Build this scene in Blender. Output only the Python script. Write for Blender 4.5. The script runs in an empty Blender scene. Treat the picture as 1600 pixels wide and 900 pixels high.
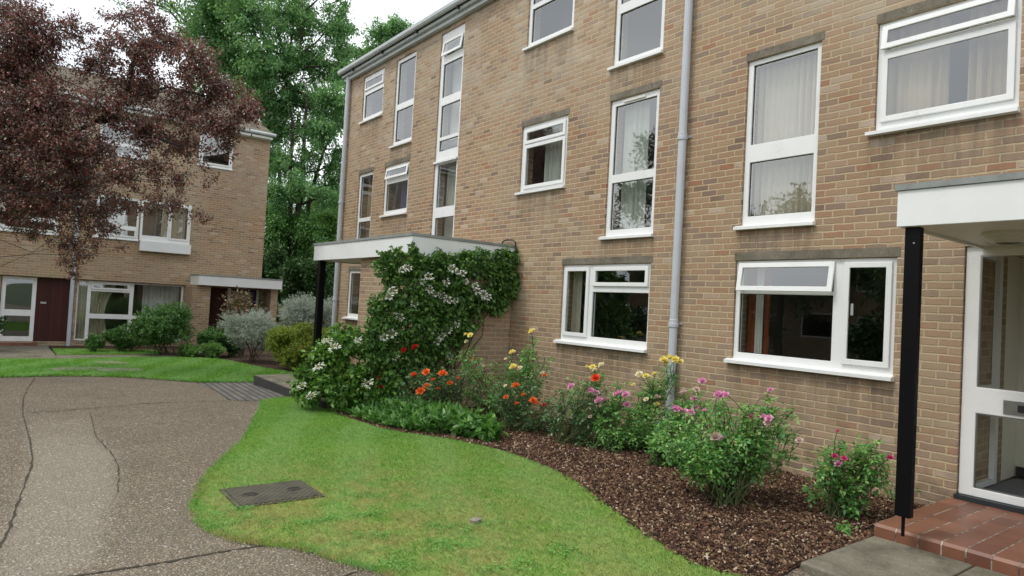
import bpy, bmesh, math, random
import numpy as np
from mathutils import Vector, Matrix

random.seed(7)
RNG = np.random.default_rng(11)
sc = bpy.context.scene
COL = sc.collection
PI = math.pi

# ------------------------------------------------------------------ camera
CAM_Z = 1.65
FPX = 1040.294
yaw, pitch, roll = (math.radians(a) for a in (52.4935, 1.5945, 3.1215))
_fw = np.array([-math.sin(yaw) * math.cos(pitch), math.cos(yaw) * math.cos(pitch), math.sin(pitch)])
_r = np.array([math.cos(yaw), math.sin(yaw), 0.0])
_u = np.cross(_r, _fw)
_R = math.cos(roll) * _r + math.sin(roll) * _u
_U = -math.sin(roll) * _r + math.cos(roll) * _u
cam_d = bpy.data.cameras.new('camera')
cam = bpy.data.objects.new('camera', cam_d)
COL.objects.link(cam)
cam_d.sensor_width = 36
cam_d.lens = 36 * FPX / 1600
cam_d.clip_start = 0.05
cam_d.clip_end = 2000
cam.matrix_world = Matrix(((_R[0], _U[0], -_fw[0], 0), (_R[1], _U[1], -_fw[1], 0),
                           (_R[2], _U[2], -_fw[2], CAM_Z), (0, 0, 0, 1)))
sc.camera = cam
MAT = np.array([_R, -_U, _fw])


def at(px, py, depth):
    """the point seen at photo position px,py, so many metres ahead"""
    return MAT.T @ np.array([(px - 800) / FPX * depth, (py - 450) / FPX * depth, depth]) + np.array([0, 0, CAM_Z])


def depth_of(p):
    return float(MAT[2] @ (np.asarray(p, float) - np.array([0, 0, CAM_Z])))


def ground_z(x):
    return 0.0 if x > -7 else -min(-7 - x, 17) * 0.0147


# ------------------------------------------------------------------ materials
class NT:
    def __init__(s, name):
        s.m = bpy.data.materials.new(name)
        s.m.use_nodes = True
        s.t = s.m.node_tree
        s.t.nodes.clear()
        s.out = s.n('OutputMaterial')

    def n(s, kind, ins=None, **props):
        nd = s.t.nodes.new('ShaderNode' + kind)
        for k, v in props.items():
            setattr(nd, k, v)
        for k, v in (ins or {}).items():
            s.set(nd.inputs[k], v)
        return nd

    def set(s, sock, v):
        if isinstance(v, bpy.types.NodeSocket):
            s.t.links.new(v, sock)
        elif isinstance(v, bpy.types.Node):
            s.t.links.new(v.outputs[0], sock)
        else:
            if isinstance(v, (tuple, list)) and len(v) == 3 and sock.type == 'RGBA':
                v = (*v, 1)
            sock.default_value = v

    def math(s, op, a, b=None, c=None, clamp=False):
        nd = s.n('Math', operation=op, use_clamp=clamp)
        for i, v in enumerate((a, b, c)):
            if v is not None:
                s.set(nd.inputs[i], v)
        return nd.outputs[0]

    def mix(s, f, a, b, blend='MIX'):
        nd = s.n('Mix', data_type='RGBA', blend_type=blend)
        s.set(nd.inputs[0], f)
        s.set(nd.inputs[6], a)
        s.set(nd.inputs[7], b)
        return nd.outputs[2]

    def ramp(s, f, stops, interp='LINEAR'):
        nd = s.n('ValToRGB', {'Fac': f})
        cr = nd.color_ramp
        cr.interpolation = interp
        while len(cr.elements) > 1:
            cr.elements.remove(cr.elements[-1])
        for i, (p, c) in enumerate(stops):
            e = cr.elements[0] if i == 0 else cr.elements.new(p)
            e.position = p
            e.color = (*c, 1) if len(c) == 3 else c
        return nd.outputs[0]

    def noise(s, vec, scale, detail=4, rough=0.55, dist=0.0):
        return s.n('TexNoise', {'Vector': vec, 'Scale': scale, 'Detail': detail, 'Roughness': rough, 'Distortion': dist})

    def pos(s):
        return s.n('NewGeometry').outputs['Position']

    def smooth(s, v, a, b):
        nd = s.n('MapRange', {'Value': v, 'From Min': a, 'From Max': b}, interpolation_type='SMOOTHSTEP')
        return nd.outputs[0]

    def bump(s, h, strength, dist, normal=None):
        ins = {'Height': h, 'Strength': strength, 'Distance': dist}
        nd = s.n('Bump', ins)
        if normal is not None:
            s.set(nd.inputs['Normal'], normal)
        return nd.outputs[0]

    def bsdf(s, color, rough=0.6, normal=None, spec=0.5, metal=0.0):
        b = s.n('BsdfPrincipled', {'Base Color': color, 'Roughness': rough, 'Specular IOR Level': spec, 'Metallic': metal})
        if normal is not None:
            s.set(b.inputs['Normal'], normal)
        return b

    def done(s, shader):
        s.t.links.new(shader.outputs[0], s.out.inputs[0])
        return s.m


def simple(name, col, rough=0.5, var=0.06, scale=6.0, spec=0.5, metal=0.0, bump=0.0, dirt=None):
    t = NT(name)
    p = t.pos()
    nz = t.noise(p, scale, 5, 0.6)
    dark = tuple(c * (1 - var * 2.2) for c in col)
    lite = tuple(min(1, c * (1 + var)) for c in col)
    c = t.ramp(nz.outputs[0], [(0.3, dark), (0.5, col), (0.75, lite)])
    if dirt:
        g = t.noise(p, 2.3, 6, 0.7)
        sp = t.noise(p, 40, 3, 0.6)
        f = t.math('MULTIPLY', t.smooth(g.outputs[0], 0.5, 0.75), t.smooth(sp.outputs[0], 0.35, 0.65))
        c = t.mix(t.math('MULTIPLY', f, dirt[1]), c, dirt[0])
    nrm = None
    if bump:
        nrm = t.bump(t.noise(p, scale * 8, 4, 0.6).outputs[0], 1.0, bump)
    return t.done(t.bsdf(c, rough, nrm, spec, metal))


def brick_material():
    t = NT('brickwork')
    g = t.n('NewGeometry')
    P = g.outputs['Position']
    xyz = t.n('SeparateXYZ', {0: P})
    nn = t.n('SeparateXYZ', {0: g.outputs['True Normal']})
    isx = t.math('GREATER_THAN', t.math('ABSOLUTE', nn.outputs[0]), 0.5)
    u = t.n('Mix', {0: isx, 2: xyz.outputs[0], 3: xyz.outputs[1]}, data_type='FLOAT').outputs[0]
    z = xyz.outputs[2]
    wob = t.noise(P, 9, 3, 0.6)
    wv = t.n('SeparateXYZ', {0: wob.outputs['Color']})
    u = t.math('ADD', u, t.math('MULTIPLY', t.math('SUBTRACT', wv.outputs[0], 0.5), 0.022))
    zz = t.math('ADD', z, t.math('MULTIPLY', t.math('SUBTRACT', wv.outputs[1], 0.5), 0.022))
    row = t.math('FLOOR', t.math('DIVIDE', zz, 0.075))
    fz = t.math('FRACT', t.math('DIVIDE', zz, 0.075))
    # stretcher bond with a little random shift per course
    rr = t.n('TexWhiteNoise', {'W': row}, noise_dimensions='1D').outputs[0]
    sh = t.math('ADD', t.math('MULTIPLY', t.math('FLOORED_MODULO', row, 2.0), 0.5), t.math('MULTIPLY', rr, 0.16))
    uu = t.math('ADD', t.math('DIVIDE', u, 0.225), sh)
    col = t.math('FLOOR', uu)
    fu = t.math('FRACT', uu)
    cid = t.n('CombineXYZ', {0: col, 1: row, 2: isx})
    wn = t.n('TexWhiteNoise', {'Vector': cid}, noise_dimensions='3D')
    r1 = wn.outputs[0]
    rs = t.n('SeparateXYZ', {0: wn.outputs[1]})
    base = t.ramp(r1, [(0.0, (0.175, 0.125, 0.102)), (0.10, (0.255, 0.190, 0.160)), (0.3, (0.318, 0.226, 0.158)), (0.5, (0.348, 0.242, 0.158)),
                       (0.70, (0.38, 0.280, 0.190)), (0.84, (0.345, 0.215, 0.150)), (0.93, (0.325, 0.172, 0.108)), (0.96, (0.42, 0.335, 0.265)), (1.0, (0.48, 0.41, 0.35))])
    fine = t.noise(P, 70, 4, 0.7)
    base = t.mix(0.5, base, t.ramp(fine.outputs[0], [(0.3, (0.28, 0.28, 0.28)), (0.55, (0.5, 0.5, 0.5)), (0.8, (0.72, 0.72, 0.72))]), 'OVERLAY')
    base = t.mix(0.08, base, (0.335, 0.235, 0.16))
    base = t.mix(1.0, base, (1.06, 1.0, 0.94), 'MULTIPLY')
    pit = t.noise(P, 150, 2, 0.5)
    base = t.mix(t.math('MULTIPLY', t.smooth(pit.outputs[0], 0.62, 0.70), 0.55), base, (0.10, 0.07, 0.05))
    # dark drag marks on the faces
    streak = t.noise(t.n('Mapping', {'Vector': P, 'Scale': (14, 14, 60)}).outputs[0], 1.0, 4, 0.7)
    base = t.mix(t.math('MULTIPLY', t.smooth(streak.outputs[0], 0.58, 0.75), 0.6), base, (0.15, 0.105, 0.08))
    # lime wash / mortar smears in big loose patches, plus painted-in haze high up
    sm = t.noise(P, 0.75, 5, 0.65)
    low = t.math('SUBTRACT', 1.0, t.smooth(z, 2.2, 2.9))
    hi = t.smooth(z, 3.8, 5.4)  # upper wall paler and greyer: overhead glow put into the brick colour
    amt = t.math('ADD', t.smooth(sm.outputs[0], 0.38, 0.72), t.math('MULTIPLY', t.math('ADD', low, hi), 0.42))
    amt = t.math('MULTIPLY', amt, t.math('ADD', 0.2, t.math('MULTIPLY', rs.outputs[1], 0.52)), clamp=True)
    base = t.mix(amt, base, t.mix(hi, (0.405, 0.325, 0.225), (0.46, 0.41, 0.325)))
    # joints
    fn = t.noise(P, 55, 3, 0.6)
    jit = t.math('MULTIPLY', t.math('SUBTRACT', fn.outputs[0], 0.5), 0.10)
    ez = t.math('ADD', t.math('MULTIPLY', t.math('ABSOLUTE', t.math('SUBTRACT', fz, 0.5)), 2.0), jit)
    eu = t.math('ADD', t.math('MULTIPLY', t.math('ABSOLUTE', t.math('SUBTRACT', fu, 0.5)), 2.0), t.math('MULTIPLY', jit, 0.35))
    mz = t.smooth(ez, 0.74, 0.88)
    mu = t.smooth(eu, 0.91, 0.965)
    mort = t.math('MAXIMUM', mz, mu)
    mc = t.ramp(sm.outputs[0], [(0.3, (0.53, 0.43, 0.255)), (0.7, (0.48, 0.40, 0.28))])
    mc = t.mix(0.35, mc, t.ramp(fine.outputs[0], [(0.3, (0.25, 0.25, 0.25)), (0.7, (0.7, 0.7, 0.7))]), 'OVERLAY')
    c = t.mix(mort, base, mc)
    # grime by the ground and streaks of soot
    gr = t.noise(P, 3.2, 6, 0.7)
    gm = t.math('MULTIPLY', t.smooth(gr.outputs[0], 0.42, 0.7), t.math('SUBTRACT', 1.0, t.smooth(z, 0.1, 1.3)))
    c = t.mix(t.math('MULTIPLY', gm, 0.55), c, (0.10, 0.085, 0.055))
    # soot and wash-off below the sills
    ux = t.n('SeparateXYZ', {0: P}).outputs[0]
    run = t.noise(t.n('Mapping', {'Vector': P, 'Scale': (11, 11, 0.8)}).outputs[0], 1.0, 4, 0.65)
    tot = None
    for (a_, b_, zz_) in ((-4.7, -2.85, 1.12), (-7.78, -5.95, 1.12), (-4.66, -3.7, 2.70), (-3.18, -1.9, 3.56), (-6.92, -5.93, 2.69), (-9.0, -7.76, 3.55), (-6.92, -5.92, 5.17), (-9.0, -7.76, 6.03), (-13.85, -12.85, 5.1), (-15.6, -14.35, 5.98), (-14.13, -12.88, 3.53)):
        mu_ = t.math('MULTIPLY', t.smooth(ux, a_ - .06, a_ + .05), t.math('SUBTRACT', 1.0, t.smooth(ux, b_ - .05, b_ + .06)))
        mz_ = t.math('MULTIPLY', t.smooth(z, zz_ - .75, zz_ - .02), t.math('LESS_THAN', z, zz_))
        m1_ = t.math('MULTIPLY', mu_, mz_)
        tot = m1_ if tot is None else t.math('MAXIMUM', tot, m1_)
    tot = t.math('MULTIPLY', tot, t.smooth(run.outputs[0], 0.3, 0.65))
    c = t.mix(t.math('MULTIPLY', tot, 0.5), c, (0.13, 0.105, 0.08))
    big = t.noise(P, 0.45, 3, 0.5)
    c = t.mix(0.35, c, t.ramp(big.outputs[0], [(0.3, (0.40, 0.39, 0.40)), (0.7, (0.60, 0.58, 0.55))]), 'OVERLAY')
    h = t.math('ADD', t.math('MULTIPLY', t.math('SUBTRACT', 1.0, mort), 0.8), t.math('MULTIPLY', fine.outputs[0], 0.55))
    nrm = t.bump(h, 0.8, 0.007)
    return t.done(t.bsdf(c, 0.9, nrm, 0.2))


def leaf_material(name, stops, rough=0.45, transl=0.35, spec=0.5):
    t = NT(name)
    g = t.n('NewGeometry')
    c = t.ramp(g.outputs['Random Per Island'], stops)
    nz = t.noise(g.outputs['Position'], 1.3, 3, 0.6)
    c = t.mix(0.5, c, t.ramp(nz.outputs[0], [(0.3, (0.36, 0.38, 0.34)), (0.7, (0.62, 0.62, 0.58))]), 'OVERLAY')
    b = t.bsdf(c, rough, None, spec)
    tc = t.mix(0.5, c, (0.5, 0.5, 0.12), 'OVERLAY') if transl > 0.3 else c
    tr = t.n('BsdfTranslucent', {'Color': tc})
    mx = t.n('MixShader', {0: transl, 1: b, 2: tr})
    return t.done(mx)


def glass_material(name, f0=0.19, tint=(0.93, 0.96, 0.94), wavy=0.5):
    """thin sheet: mirror reflection rising towards grazing, otherwise clear"""
    t = NT(name)
    p = t.pos()
    nrm = t.bump(t.noise(p, 1.3, 1, 0.3).outputs[0], wavy, 0.006)
    facing = t.n('LayerWeight', {'Blend': 0.5}).outputs['Facing']
    f = t.math('ADD', f0, t.math('MULTIPLY', t.math('POWER', facing, 5.0), 0.8 - f0), clamp=True)
    gl = t.n('BsdfGlossy', {'Color': (0.95, 0.97, 0.98), 'Roughness': 0.01, 'Normal': nrm})
    tr = t.n('BsdfTransparent', {'Color': tint})
    return t.done(t.n('MixShader', {0: f, 1: tr, 2: gl}))


def drive_material():
    t = NT('exposed_aggregate')
    p = t.pos()
    att = t.n('Attribute', attribute_name='pale').outputs['Fac']
    wn = t.noise(p, 30, 2, 0.5)
    pw = t.n('VectorMath', {0: p, 1: t.n('VectorMath', {0: wn.outputs['Color'], 3: 0.012}, operation='SCALE').outputs[0]}, operation='ADD').outputs[0]
    v1 = t.n('TexVoronoi', {'Vector': pw, 'Scale': 82.0})
    v2 = t.n('TexVoronoi', {'Vector': pw, 'Scale': 36.0})
    s1 = t.n('SeparateXYZ', {0: v1.outputs['Color']})
    s2 = t.n('SeparateXYZ', {0: v2.outputs['Color']})
    peb = t.ramp(s1.outputs[0], [(0.0, (0.05, 0.042, 0.028)), (0.25, (0.115, 0.09, 0.058)), (0.5, (0.20, 0.150, 0.090)),
                                 (0.72, (0.265, 0.195, 0.12)), (0.9, (0.33, 0.265, 0.18)), (1.0, (0.48, 0.45, 0.39))])
    big = t.ramp(s2.outputs[0], [(0.0, (0.09, 0.07, 0.05)), (0.5, (0.20, 0.165, 0.13)), (0.8, (0.30, 0.275, 0.235)), (1.0, (0.46, 0.44, 0.41))])
    pres = t.math('MULTIPLY', t.math('GREATER_THAN', s2.outputs[1], t.math('SUBTRACT', 0.86, t.math('MULTIPLY', att, 0.42))),
                  t.math('SUBTRACT', 1.0, t.smooth(v2.outputs['Distance'], 0.35, 0.5)))
    c = t.mix(t.smooth(v1.outputs['Distance'], 0.42, 0.62), peb, (0.055, 0.043, 0.032))
    c = t.mix(pres, c, big)
    nz = t.noise(p, 1.1, 6, 0.65)
    c = t.mix(0.55, c, t.ramp(nz.outputs[0], [(0.3, (0.34, 0.32, 0.30)), (0.5, (0.49, 0.48, 0.47)), (0.72, (0.62, 0.61, 0.60))]), 'OVERLAY')
    n2 = t.noise(p, 7, 4, 0.7)
    c = t.mix(0.3, c, t.ramp(n2.outputs[0], [(0.35, (0.36, 0.36, 0.36)), (0.7, (0.64, 0.63, 0.62))]), 'OVERLAY')
    sm = t.noise(t.n('Mapping', {'Vector': p, 'Scale': (7, 3, 5)}).outputs[0], 1.0, 5, 0.7)
    c = t.mix(t.math('MULTIPLY', t.smooth(sm.outputs[0], 0.62, 0.74), 0.4), c, (0.36, 0.34, 0.29))
    c = t.mix(t.math('MULTIPLY', t.smooth(t.noise(p, 2.4, 6, 0.75).outputs[0], 0.56, 0.72), 0.2), c, (0.085, 0.082, 0.05))
    c = t.mix(t.math('ADD', 0.10, t.math('MULTIPLY', att, 0.30)), c, (0.39, 0.355, 0.285))
    h = t.math('ADD', t.math('SUBTRACT', 1.0, v1.outputs['Distance']), t.math('MULTIPLY', pres, 1.1))
    nrm = t.bump(h, 1.0, 0.007)
    return t.done(t.bsdf(c, 0.8, nrm, 0.35))


def mulch_base():
    t = NT('mulch_soil')
    p = t.pos()
    n1 = t.noise(p, 26, 5, 0.75)
    c = t.ramp(n1.outputs[0], [(0.3, (0.018, 0.011, 0.007)), (0.5, (0.055, 0.032, 0.02)), (0.7, (0.11, 0.065, 0.04))])
    return t.done(t.bsdf(c, 0.95, t.bump(n1.outputs[0], 1.0, 0.03), 0.2))


def grass_material(name, far=False):
    t = NT(name)
    g = t.n('NewGeometry')
    p = g.outputs['Position']
    n1 = t.noise(p, 0.9, 4, 0.6, 0.6)
    n2 = t.noise(p, 4.5, 4, 0.6)
    n3 = t.noise(p, 2.6, 3, 0.5)
    c = t.ramp(g.outputs['Random Per Island'], [(0.0, (0.13, 0.30, 0.036)), (0.4, (0.195, 0.46, 0.058)), (0.75, (0.26, 0.55, 0.085)), (1.0, (0.42, 0.62, 0.17))])
    xyz = t.n('SeparateXYZ', {0: p})
    n0 = t.noise(p, 0.55, 3, 0.55, 0.4)
    c = t.mix(t.math('MULTIPLY', t.smooth(n0.outputs[0], 0.38, 0.62), 0.45), c, (0.15, 0.39, 0.09))
    c = t.mix(t.math('MULTIPLY', t.smooth(n2.outputs[0], 0.5, 0.7), 0.35), c, (0.30, 0.40, 0.07))
    # mowing stripes that follow the bed
    d = t.math('ADD', t.math('MULTIPLY', xyz.outputs[0], 0.5), t.math('MULTIPLY', xyz.outputs[1], 1.0))
    st = t.math('SINE', t.math('MULTIPLY', t.math('ADD', d, t.math('MULTIPLY', n1.outputs[0], 0.9)), 6.5))
    c = t.mix(t.math('MULTIPLY', t.smooth(st, -0.6, 0.6), 0.32), c, (0.42, 0.66, 0.28))
    # dry straw patches towards the near end
    n4 = t.noise(p, 2.0, 5, 0.7)
    dry = t.math('MULTIPLY', t.smooth(n4.outputs[0], 0.38, 0.56), t.smooth(n2.outputs[0], 0.26, 0.52))
    dry = t.math('MULTIPLY', dry, t.smooth(xyz.outputs[0], -7.0, -5.0))
    dry = t.math('MULTIPLY', dry, t.math('SUBTRACT', 1.0, t.math('MULTIPLY', t.smooth(xyz.outputs[1], 2.4, 3.9), 0.7)))
    c = t.mix(t.math('MULTIPLY', dry, 0.8), c, (0.56, 0.46, 0.20))
    cl = t.math('MULTIPLY', t.smooth(n3.outputs[0], 0.60, 0.72), t.smooth(xyz.outputs[0], -6.0, -5.0))
    c = t.mix(t.math('MULTIPLY', cl, 0.7), c, (0.11, 0.33, 0.07))
    b = t.bsdf(c, 0.55, None, 0.3)
    tr = t.n('BsdfTranslucent', {'Color': c})
    return t.done(t.n('MixShader', {0: 0.3, 1: b, 2: tr}))


def chip_material():
    t = NT('bark_chips')
    g = t.n('NewGeometry')
    c = t.ramp(g.outputs['Random Per Island'], [(0.0, (0.014, 0.008, 0.006)), (0.38, (0.07, 0.033, 0.019)), (0.68, (0.145, 0.072, 0.040)), (0.86, (0.20, 0.125, 0.075)), (0.95, (0.34, 0.24, 0.15)), (1.0, (0.55, 0.46, 0.34))])
    nz = t.noise(g.outputs['Position'], 3.5, 4, 0.6)
    c = t.mix(0.6, c, t.ramp(nz.outputs[0], [(0.35, (0.30, 0.29, 0.29)), (0.68, (0.66, 0.64, 0.62))]), 'OVERLAY')
    return t.done(t.bsdf(c, 0.8, None, 0.3))


def roof_tile_material():
    t = NT('clay_roof_tiles')
    p = t.pos()
    xyz = t.n('SeparateXYZ', {0: p})
    r = t.math('DIVIDE', xyz.outputs[2], 0.075)
    row = t.math('FLOOR', r)
    fz = t.math('FRACT', r)
    uu = t.math('ADD', t.math('DIVIDE', xyz.outputs[1], 0.18), t.math('MULTIPLY', t.math('FLOORED_MODULO', row, 2.0), 0.5))
    cid = t.n('CombineXYZ', {0: t.math('FLOOR', uu), 1: row, 2: 3.0})
    wn = t.n('TexWhiteNoise', {'Vector': cid}, noise_dimensions='3D').outputs[0]
    c = t.ramp(wn, [(0, (0.09, 0.078, 0.06)), (0.5, (0.16, 0.135, 0.10)), (1, (0.24, 0.19, 0.14))])
    nz = t.noise(p, 2.0, 5, 0.7)
    c = t.mix(t.smooth(nz.outputs[0], 0.5, 0.7), c, (0.22, 0.21, 0.13))
    c = t.mix(t.smooth(fz, 0.66, 0.8), c, (0.025, 0.021, 0.018))
    return t.done(t.bsdf(c, 0.9, t.bump(fz, 0.8, 0.03), 0.2))


def quarry_tile_material(plane):
    t = NT('quarry_tiles_' + plane)
    p = t.pos()
    xyz = t.n('SeparateXYZ', {0: p})
    u = t.math('DIVIDE', t.math('ADD', xyz.outputs[0], 2.33), 0.152)
    if plane == 'top':
        v = t.math('DIVIDE', t.math('SUBTRACT', xyz.outputs[1], 5.40), 0.30)
    else:
        v = t.math('ADD', t.math('DIVIDE', xyz.outputs[2], 0.4), 0.25)
    cid = t.n('CombineXYZ', {0: t.math('FLOOR', u), 1: t.math('FLOOR', v), 2: 0.0})
    wn = t.n('TexWhiteNoise', {'Vector': cid}, noise_dimensions='3D').outputs[0]
    nz = t.noise(p, 5, 5, 0.6)
    c = t.ramp(wn, [(0, (0.15, 0.062, 0.038)), (0.5, (0.20, 0.084, 0.050)), (1, (0.25, 0.112, 0.068))])
    c = t.mix(0.5, c, t.ramp(nz.outputs[0], [(0.3, (0.36, 0.36, 0.37)), (0.7, (0.62, 0.60, 0.58))]), 'OVERLAY')
    eu = t.math('MULTIPLY', t.math('ABSOLUTE', t.math('SUBTRACT', t.math('FRACT', u), 0.5)), 2.0)
    ev = t.math('MULTIPLY', t.math('ABSOLUTE', t.math('SUBTRACT', t.math('FRACT', v), 0.5)), 2.0)
    mj = t.math('MAXIMUM', t.smooth(eu, 0.925, 0.96), t.math('MULTIPLY', t.smooth(ev, 0.97, 0.985), 0.35))
    gc = t.ramp(t.noise(p, 14, 3, 0.6).outputs[0], [(0.42, (0.07, 0.06, 0.05)), (0.58, (0.40, 0.36, 0.30))])
    c = t.mix(mj, c, gc)
    return t.done(t.bsdf(c, 0.42, t.bump(t.math('SUBTRACT', 1.0, mj), 0.6, 0.003), 0.45))


def paver_material():
    t = NT('blue_grey_pavers')
    p = t.pos()
    pr = t.n('Mapping', {'Vector': p, 'Rotation': (0, 0, math.radians(4))}).outputs[0]
    bt = t.n('TexBrick', {'Vector': pr, 'Color1': (0.115, 0.105, 0.095, 1), 'Color2': (0.185, 0.17, 0.155, 1), 'Mortar': (0.03, 0.028, 0.02, 1), 'Scale': 1.0,
                          'Mortar Size': 0.02, 'Brick Width': 0.225, 'Row Height': 0.115, 'Mortar Smooth': 0.2, 'Bias': 0.0})
    nz = t.noise(p, 4, 5, 0.7)
    c = t.mix(0.5, bt.outputs[0], t.ramp(nz.outputs[0], [(0.3, (0.38, 0.38, 0.38)), (0.7, (0.6, 0.6, 0.6))]), 'OVERLAY')
    return t.done(t.bsdf(c, 0.7, t.bump(bt.outputs['Fac'], -0.8, 0.006), 0.4))


def stone_material(name, lo, hi, moss=0.5):
    t = NT(name)
    p = t.pos()
    n1 = t.noise(p, 3.5, 6, 0.7)
    n2 = t.noise(p, 60, 4, 0.7)
    n3 = t.noise(p, 2.1, 5, 0.7)
    c = t.ramp(n1.outputs[0], [(0.3, lo), (0.7, hi)])
    c = t.mix(0.5, c, t.ramp(n2.outputs[0], [(0.3, (0.33, 0.33, 0.33)), (0.7, (0.66, 0.66, 0.66))]), 'OVERLAY')
    c = t.mix(t.math('MULTIPLY', t.smooth(n3.outputs[0], 0.5, 0.68), moss), c, (0.06, 0.062, 0.035))
    n5 = t.noise(p, 17, 5, 0.75)
    c = t.mix(t.math('MULTIPLY', t.smooth(n5.outputs[0], 0.54, 0.70), 0.55), c, tuple(v * 0.45 for v in lo))
    n6 = t.n('TexVoronoi', {'Vector': p, 'Scale': 26.0})
    lich = t.math('MULTIPLY', t.math('LESS_THAN', n6.outputs['Distance'], 0.16), t.smooth(n1.outputs[0], 0.48, 0.6))
    c = t.mix(t.math('MULTIPLY', lich, 0.6), c, (0.40, 0.40, 0.34))
    return t.done(t.bsdf(c, 0.88, t.bump(n2.outputs[0], 0.8, 0.005), 0.25))


def manhole_material():
    t = NT('cast_iron_cover')
    p = t.pos()
    xyz = t.n('SeparateXYZ', {0: p})
    w = t.math('SINE', t.math('MULTIPLY', xyz.outputs[0], 105.0))
    w2 = t.math('SINE', t.math('MULTIPLY', xyz.outputs[1], 120.0))
    h = t.math('MULTIPLY', w, w2)
    nz = t.noise(p, 6, 5, 0.7)
    c = t.ramp(nz.outputs[0], [(0.3, (0.035, 0.032, 0.022)), (0.55, (0.07, 0.064, 0.042)), (0.8, (0.115, 0.10, 0.07))])
    c = t.mix(t.math('MULTIPLY', t.smooth(h, 0.2, 0.9), 0.38), c, (0.19, 0.17, 0.12))
    return t.done(t.bsdf(c, 0.7, t.bump(h, 0.7, 0.006), 0.4))


def curtain_material(name, col, transl=0.4):
    t = NT(name)
    p = t.pos()
    nz = t.noise(t.n('Mapping', {'Vector': p, 'Scale': (9, 9, 0.6)}).outputs[0], 1.5, 4, 0.6)
    c = t.mix(0.3, col, t.ramp(nz.outputs[0], [(0.3, (0.36, 0.36, 0.36)), (0.7, (0.64, 0.64, 0.64))]), 'OVERLAY')
    b = t.bsdf(c, 0.9, None, 0.1)
    tr = t.n('BsdfTranslucent', {'Color': c})
    return t.done(t.n('MixShader', {0: transl, 1: b, 2: tr}))


def petal_material(name, stops):
    t = NT(name)
    g = t.n('NewGeometry')
    c = t.ramp(g.outputs['Random Per Island'], stops)
    b = t.bsdf(c, 0.55, None, 0.3)
    tr = t.n('BsdfTranslucent', {'Color': c})
    return t.done(t.n('MixShader', {0: 0.3, 1: b, 2: tr}))


def wood_red():
    t = NT('stained_boarding')
    p = t.pos()
    xyz = t.n('SeparateXYZ', {0: p})
    b = t.math('DIVIDE', xyz.outputs[1], 0.095)
    fr = t.math('FRACT', b)
    wn = t.n('TexWhiteNoise', {'W': t.math('FLOOR', b)}, noise_dimensions='1D').outputs[0]
    c = t.ramp(wn, [(0, (0.042, 0.010, 0.007)), (1, (0.065, 0.016, 0.010))])
    gr = t.noise(t.n('Mapping', {'Vector': p, 'Scale': (20, 20, 1.5)}).outputs[0], 2, 4, 0.6)
    c = t.mix(0.4, c, t.ramp(gr.outputs[0], [(0.3, (0.36, 0.36, 0.36)), (0.7, (0.64, 0.64, 0.64))]), 'OVERLAY')
    c = t.mix(t.smooth(fr, 0.9, 0.95), c, (0.012, 0.006, 0.005))
    return t.done(t.bsdf(c, 0.55, None, 0.3))


M = {}
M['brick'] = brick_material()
M['white'] = simple('white_window_paint', (0.80, 0.81, 0.80), 0.38, 0.02, 3, dirt=((0.42, 0.42, 0.38), 0.3))
M['fascia'] = simple('white_fascia_board', (0.80, 0.82, 0.81), 0.45, 0.03, 1.5, dirt=((0.5, 0.52, 0.48), 0.35))
M['offwhite'] = simple('cream_soffit', (0.70, 0.68, 0.63), 0.5, 0.04, 2)
M['pipe'] = simple('pale_grey_pipe', (0.50, 0.53, 0.57), 0.4, 0.03, 5, dirt=((0.38, 0.39, 0.39), 0.15))
M['gutter'] = simple('gutter_grey', (0.50, 0.54, 0.54), 0.45, 0.05, 3, dirt=((0.22, 0.23, 0.21), 0.5))
M['lead'] = simple('roof_felt_edge', (0.26, 0.28, 0.27), 0.7, 0.1, 8, bump=0.002)
M['lintel'] = stone_material('concrete_lintel', (0.13, 0.115, 0.088), (0.25, 0.225, 0.175), 0.4)
M['slab'] = stone_material('paving_slab', (0.11, 0.10, 0.072), (0.23, 0.21, 0.16), 0.75)
M['stone'] = stone_material('stepping_stone', (0.20, 0.17, 0.13), (0.32, 0.28, 0.23), 0.4)
M['edging'] = simple('dark_step_edging', (0.035, 0.035, 0.033), 0.8, 0.15, 8)
M['black'] = simple('black_gloss_paint', (0.005, 0.005, 0.006), 0.42, 0.05, 12, spec=0.12, dirt=((0.03, 0.03, 0.03), 0.2))
M['rubber'] = simple('dark_gasket', (0.012, 0.013, 0.014), 0.6)
M['glass'] = glass_material('window_glass')
M['glass_clear'] = glass_material('door_glass', 0.05, (0.94, 0.96, 0.95), 0.3)
M['drive'] = drive_material()
M['joint'] = simple('mossy_joint', (0.045, 0.038, 0.024), 0.95, 0.25, 14)
M['mulch'] = mulch_base()
M['grass'] = grass_material('mown_grass')
M['turf'] = simple('turf_thatch', (0.19, 0.25, 0.055), 0.95, 0.2, 12)
M['ground'] = simple('rough_grass_ground', (0.05, 0.075, 0.022), 0.95, 0.2, 2)
M['chips'] = chip_material()
M['rooftile'] = roof_tile_material()
M['tile_top'] = quarry_tile_material('top')
M['tile_front'] = quarry_tile_material('front')
M['paver'] = paver_material()
M['manhole'] = manhole_material()
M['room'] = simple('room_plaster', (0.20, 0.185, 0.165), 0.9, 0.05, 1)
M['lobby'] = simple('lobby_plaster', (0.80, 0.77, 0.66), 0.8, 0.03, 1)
M['carpet'] = simple('blue_grey_carpet', (0.13, 0.175, 0.20), 0.95, 0.15, 40, bump=0.004)
M['skirting'] = simple('dark_skirting', (0.02, 0.025, 0.03), 0.5)
M['steel'] = simple('brushed_steel', (0.40, 0.40, 0.40), 0.35, 0.05, 20, metal=0.9)
M['opal'] = simple('opal_glass', (0.62, 0.60, 0.56), 0.3, 0.02)
M['wood_red'] = wood_red()
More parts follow.
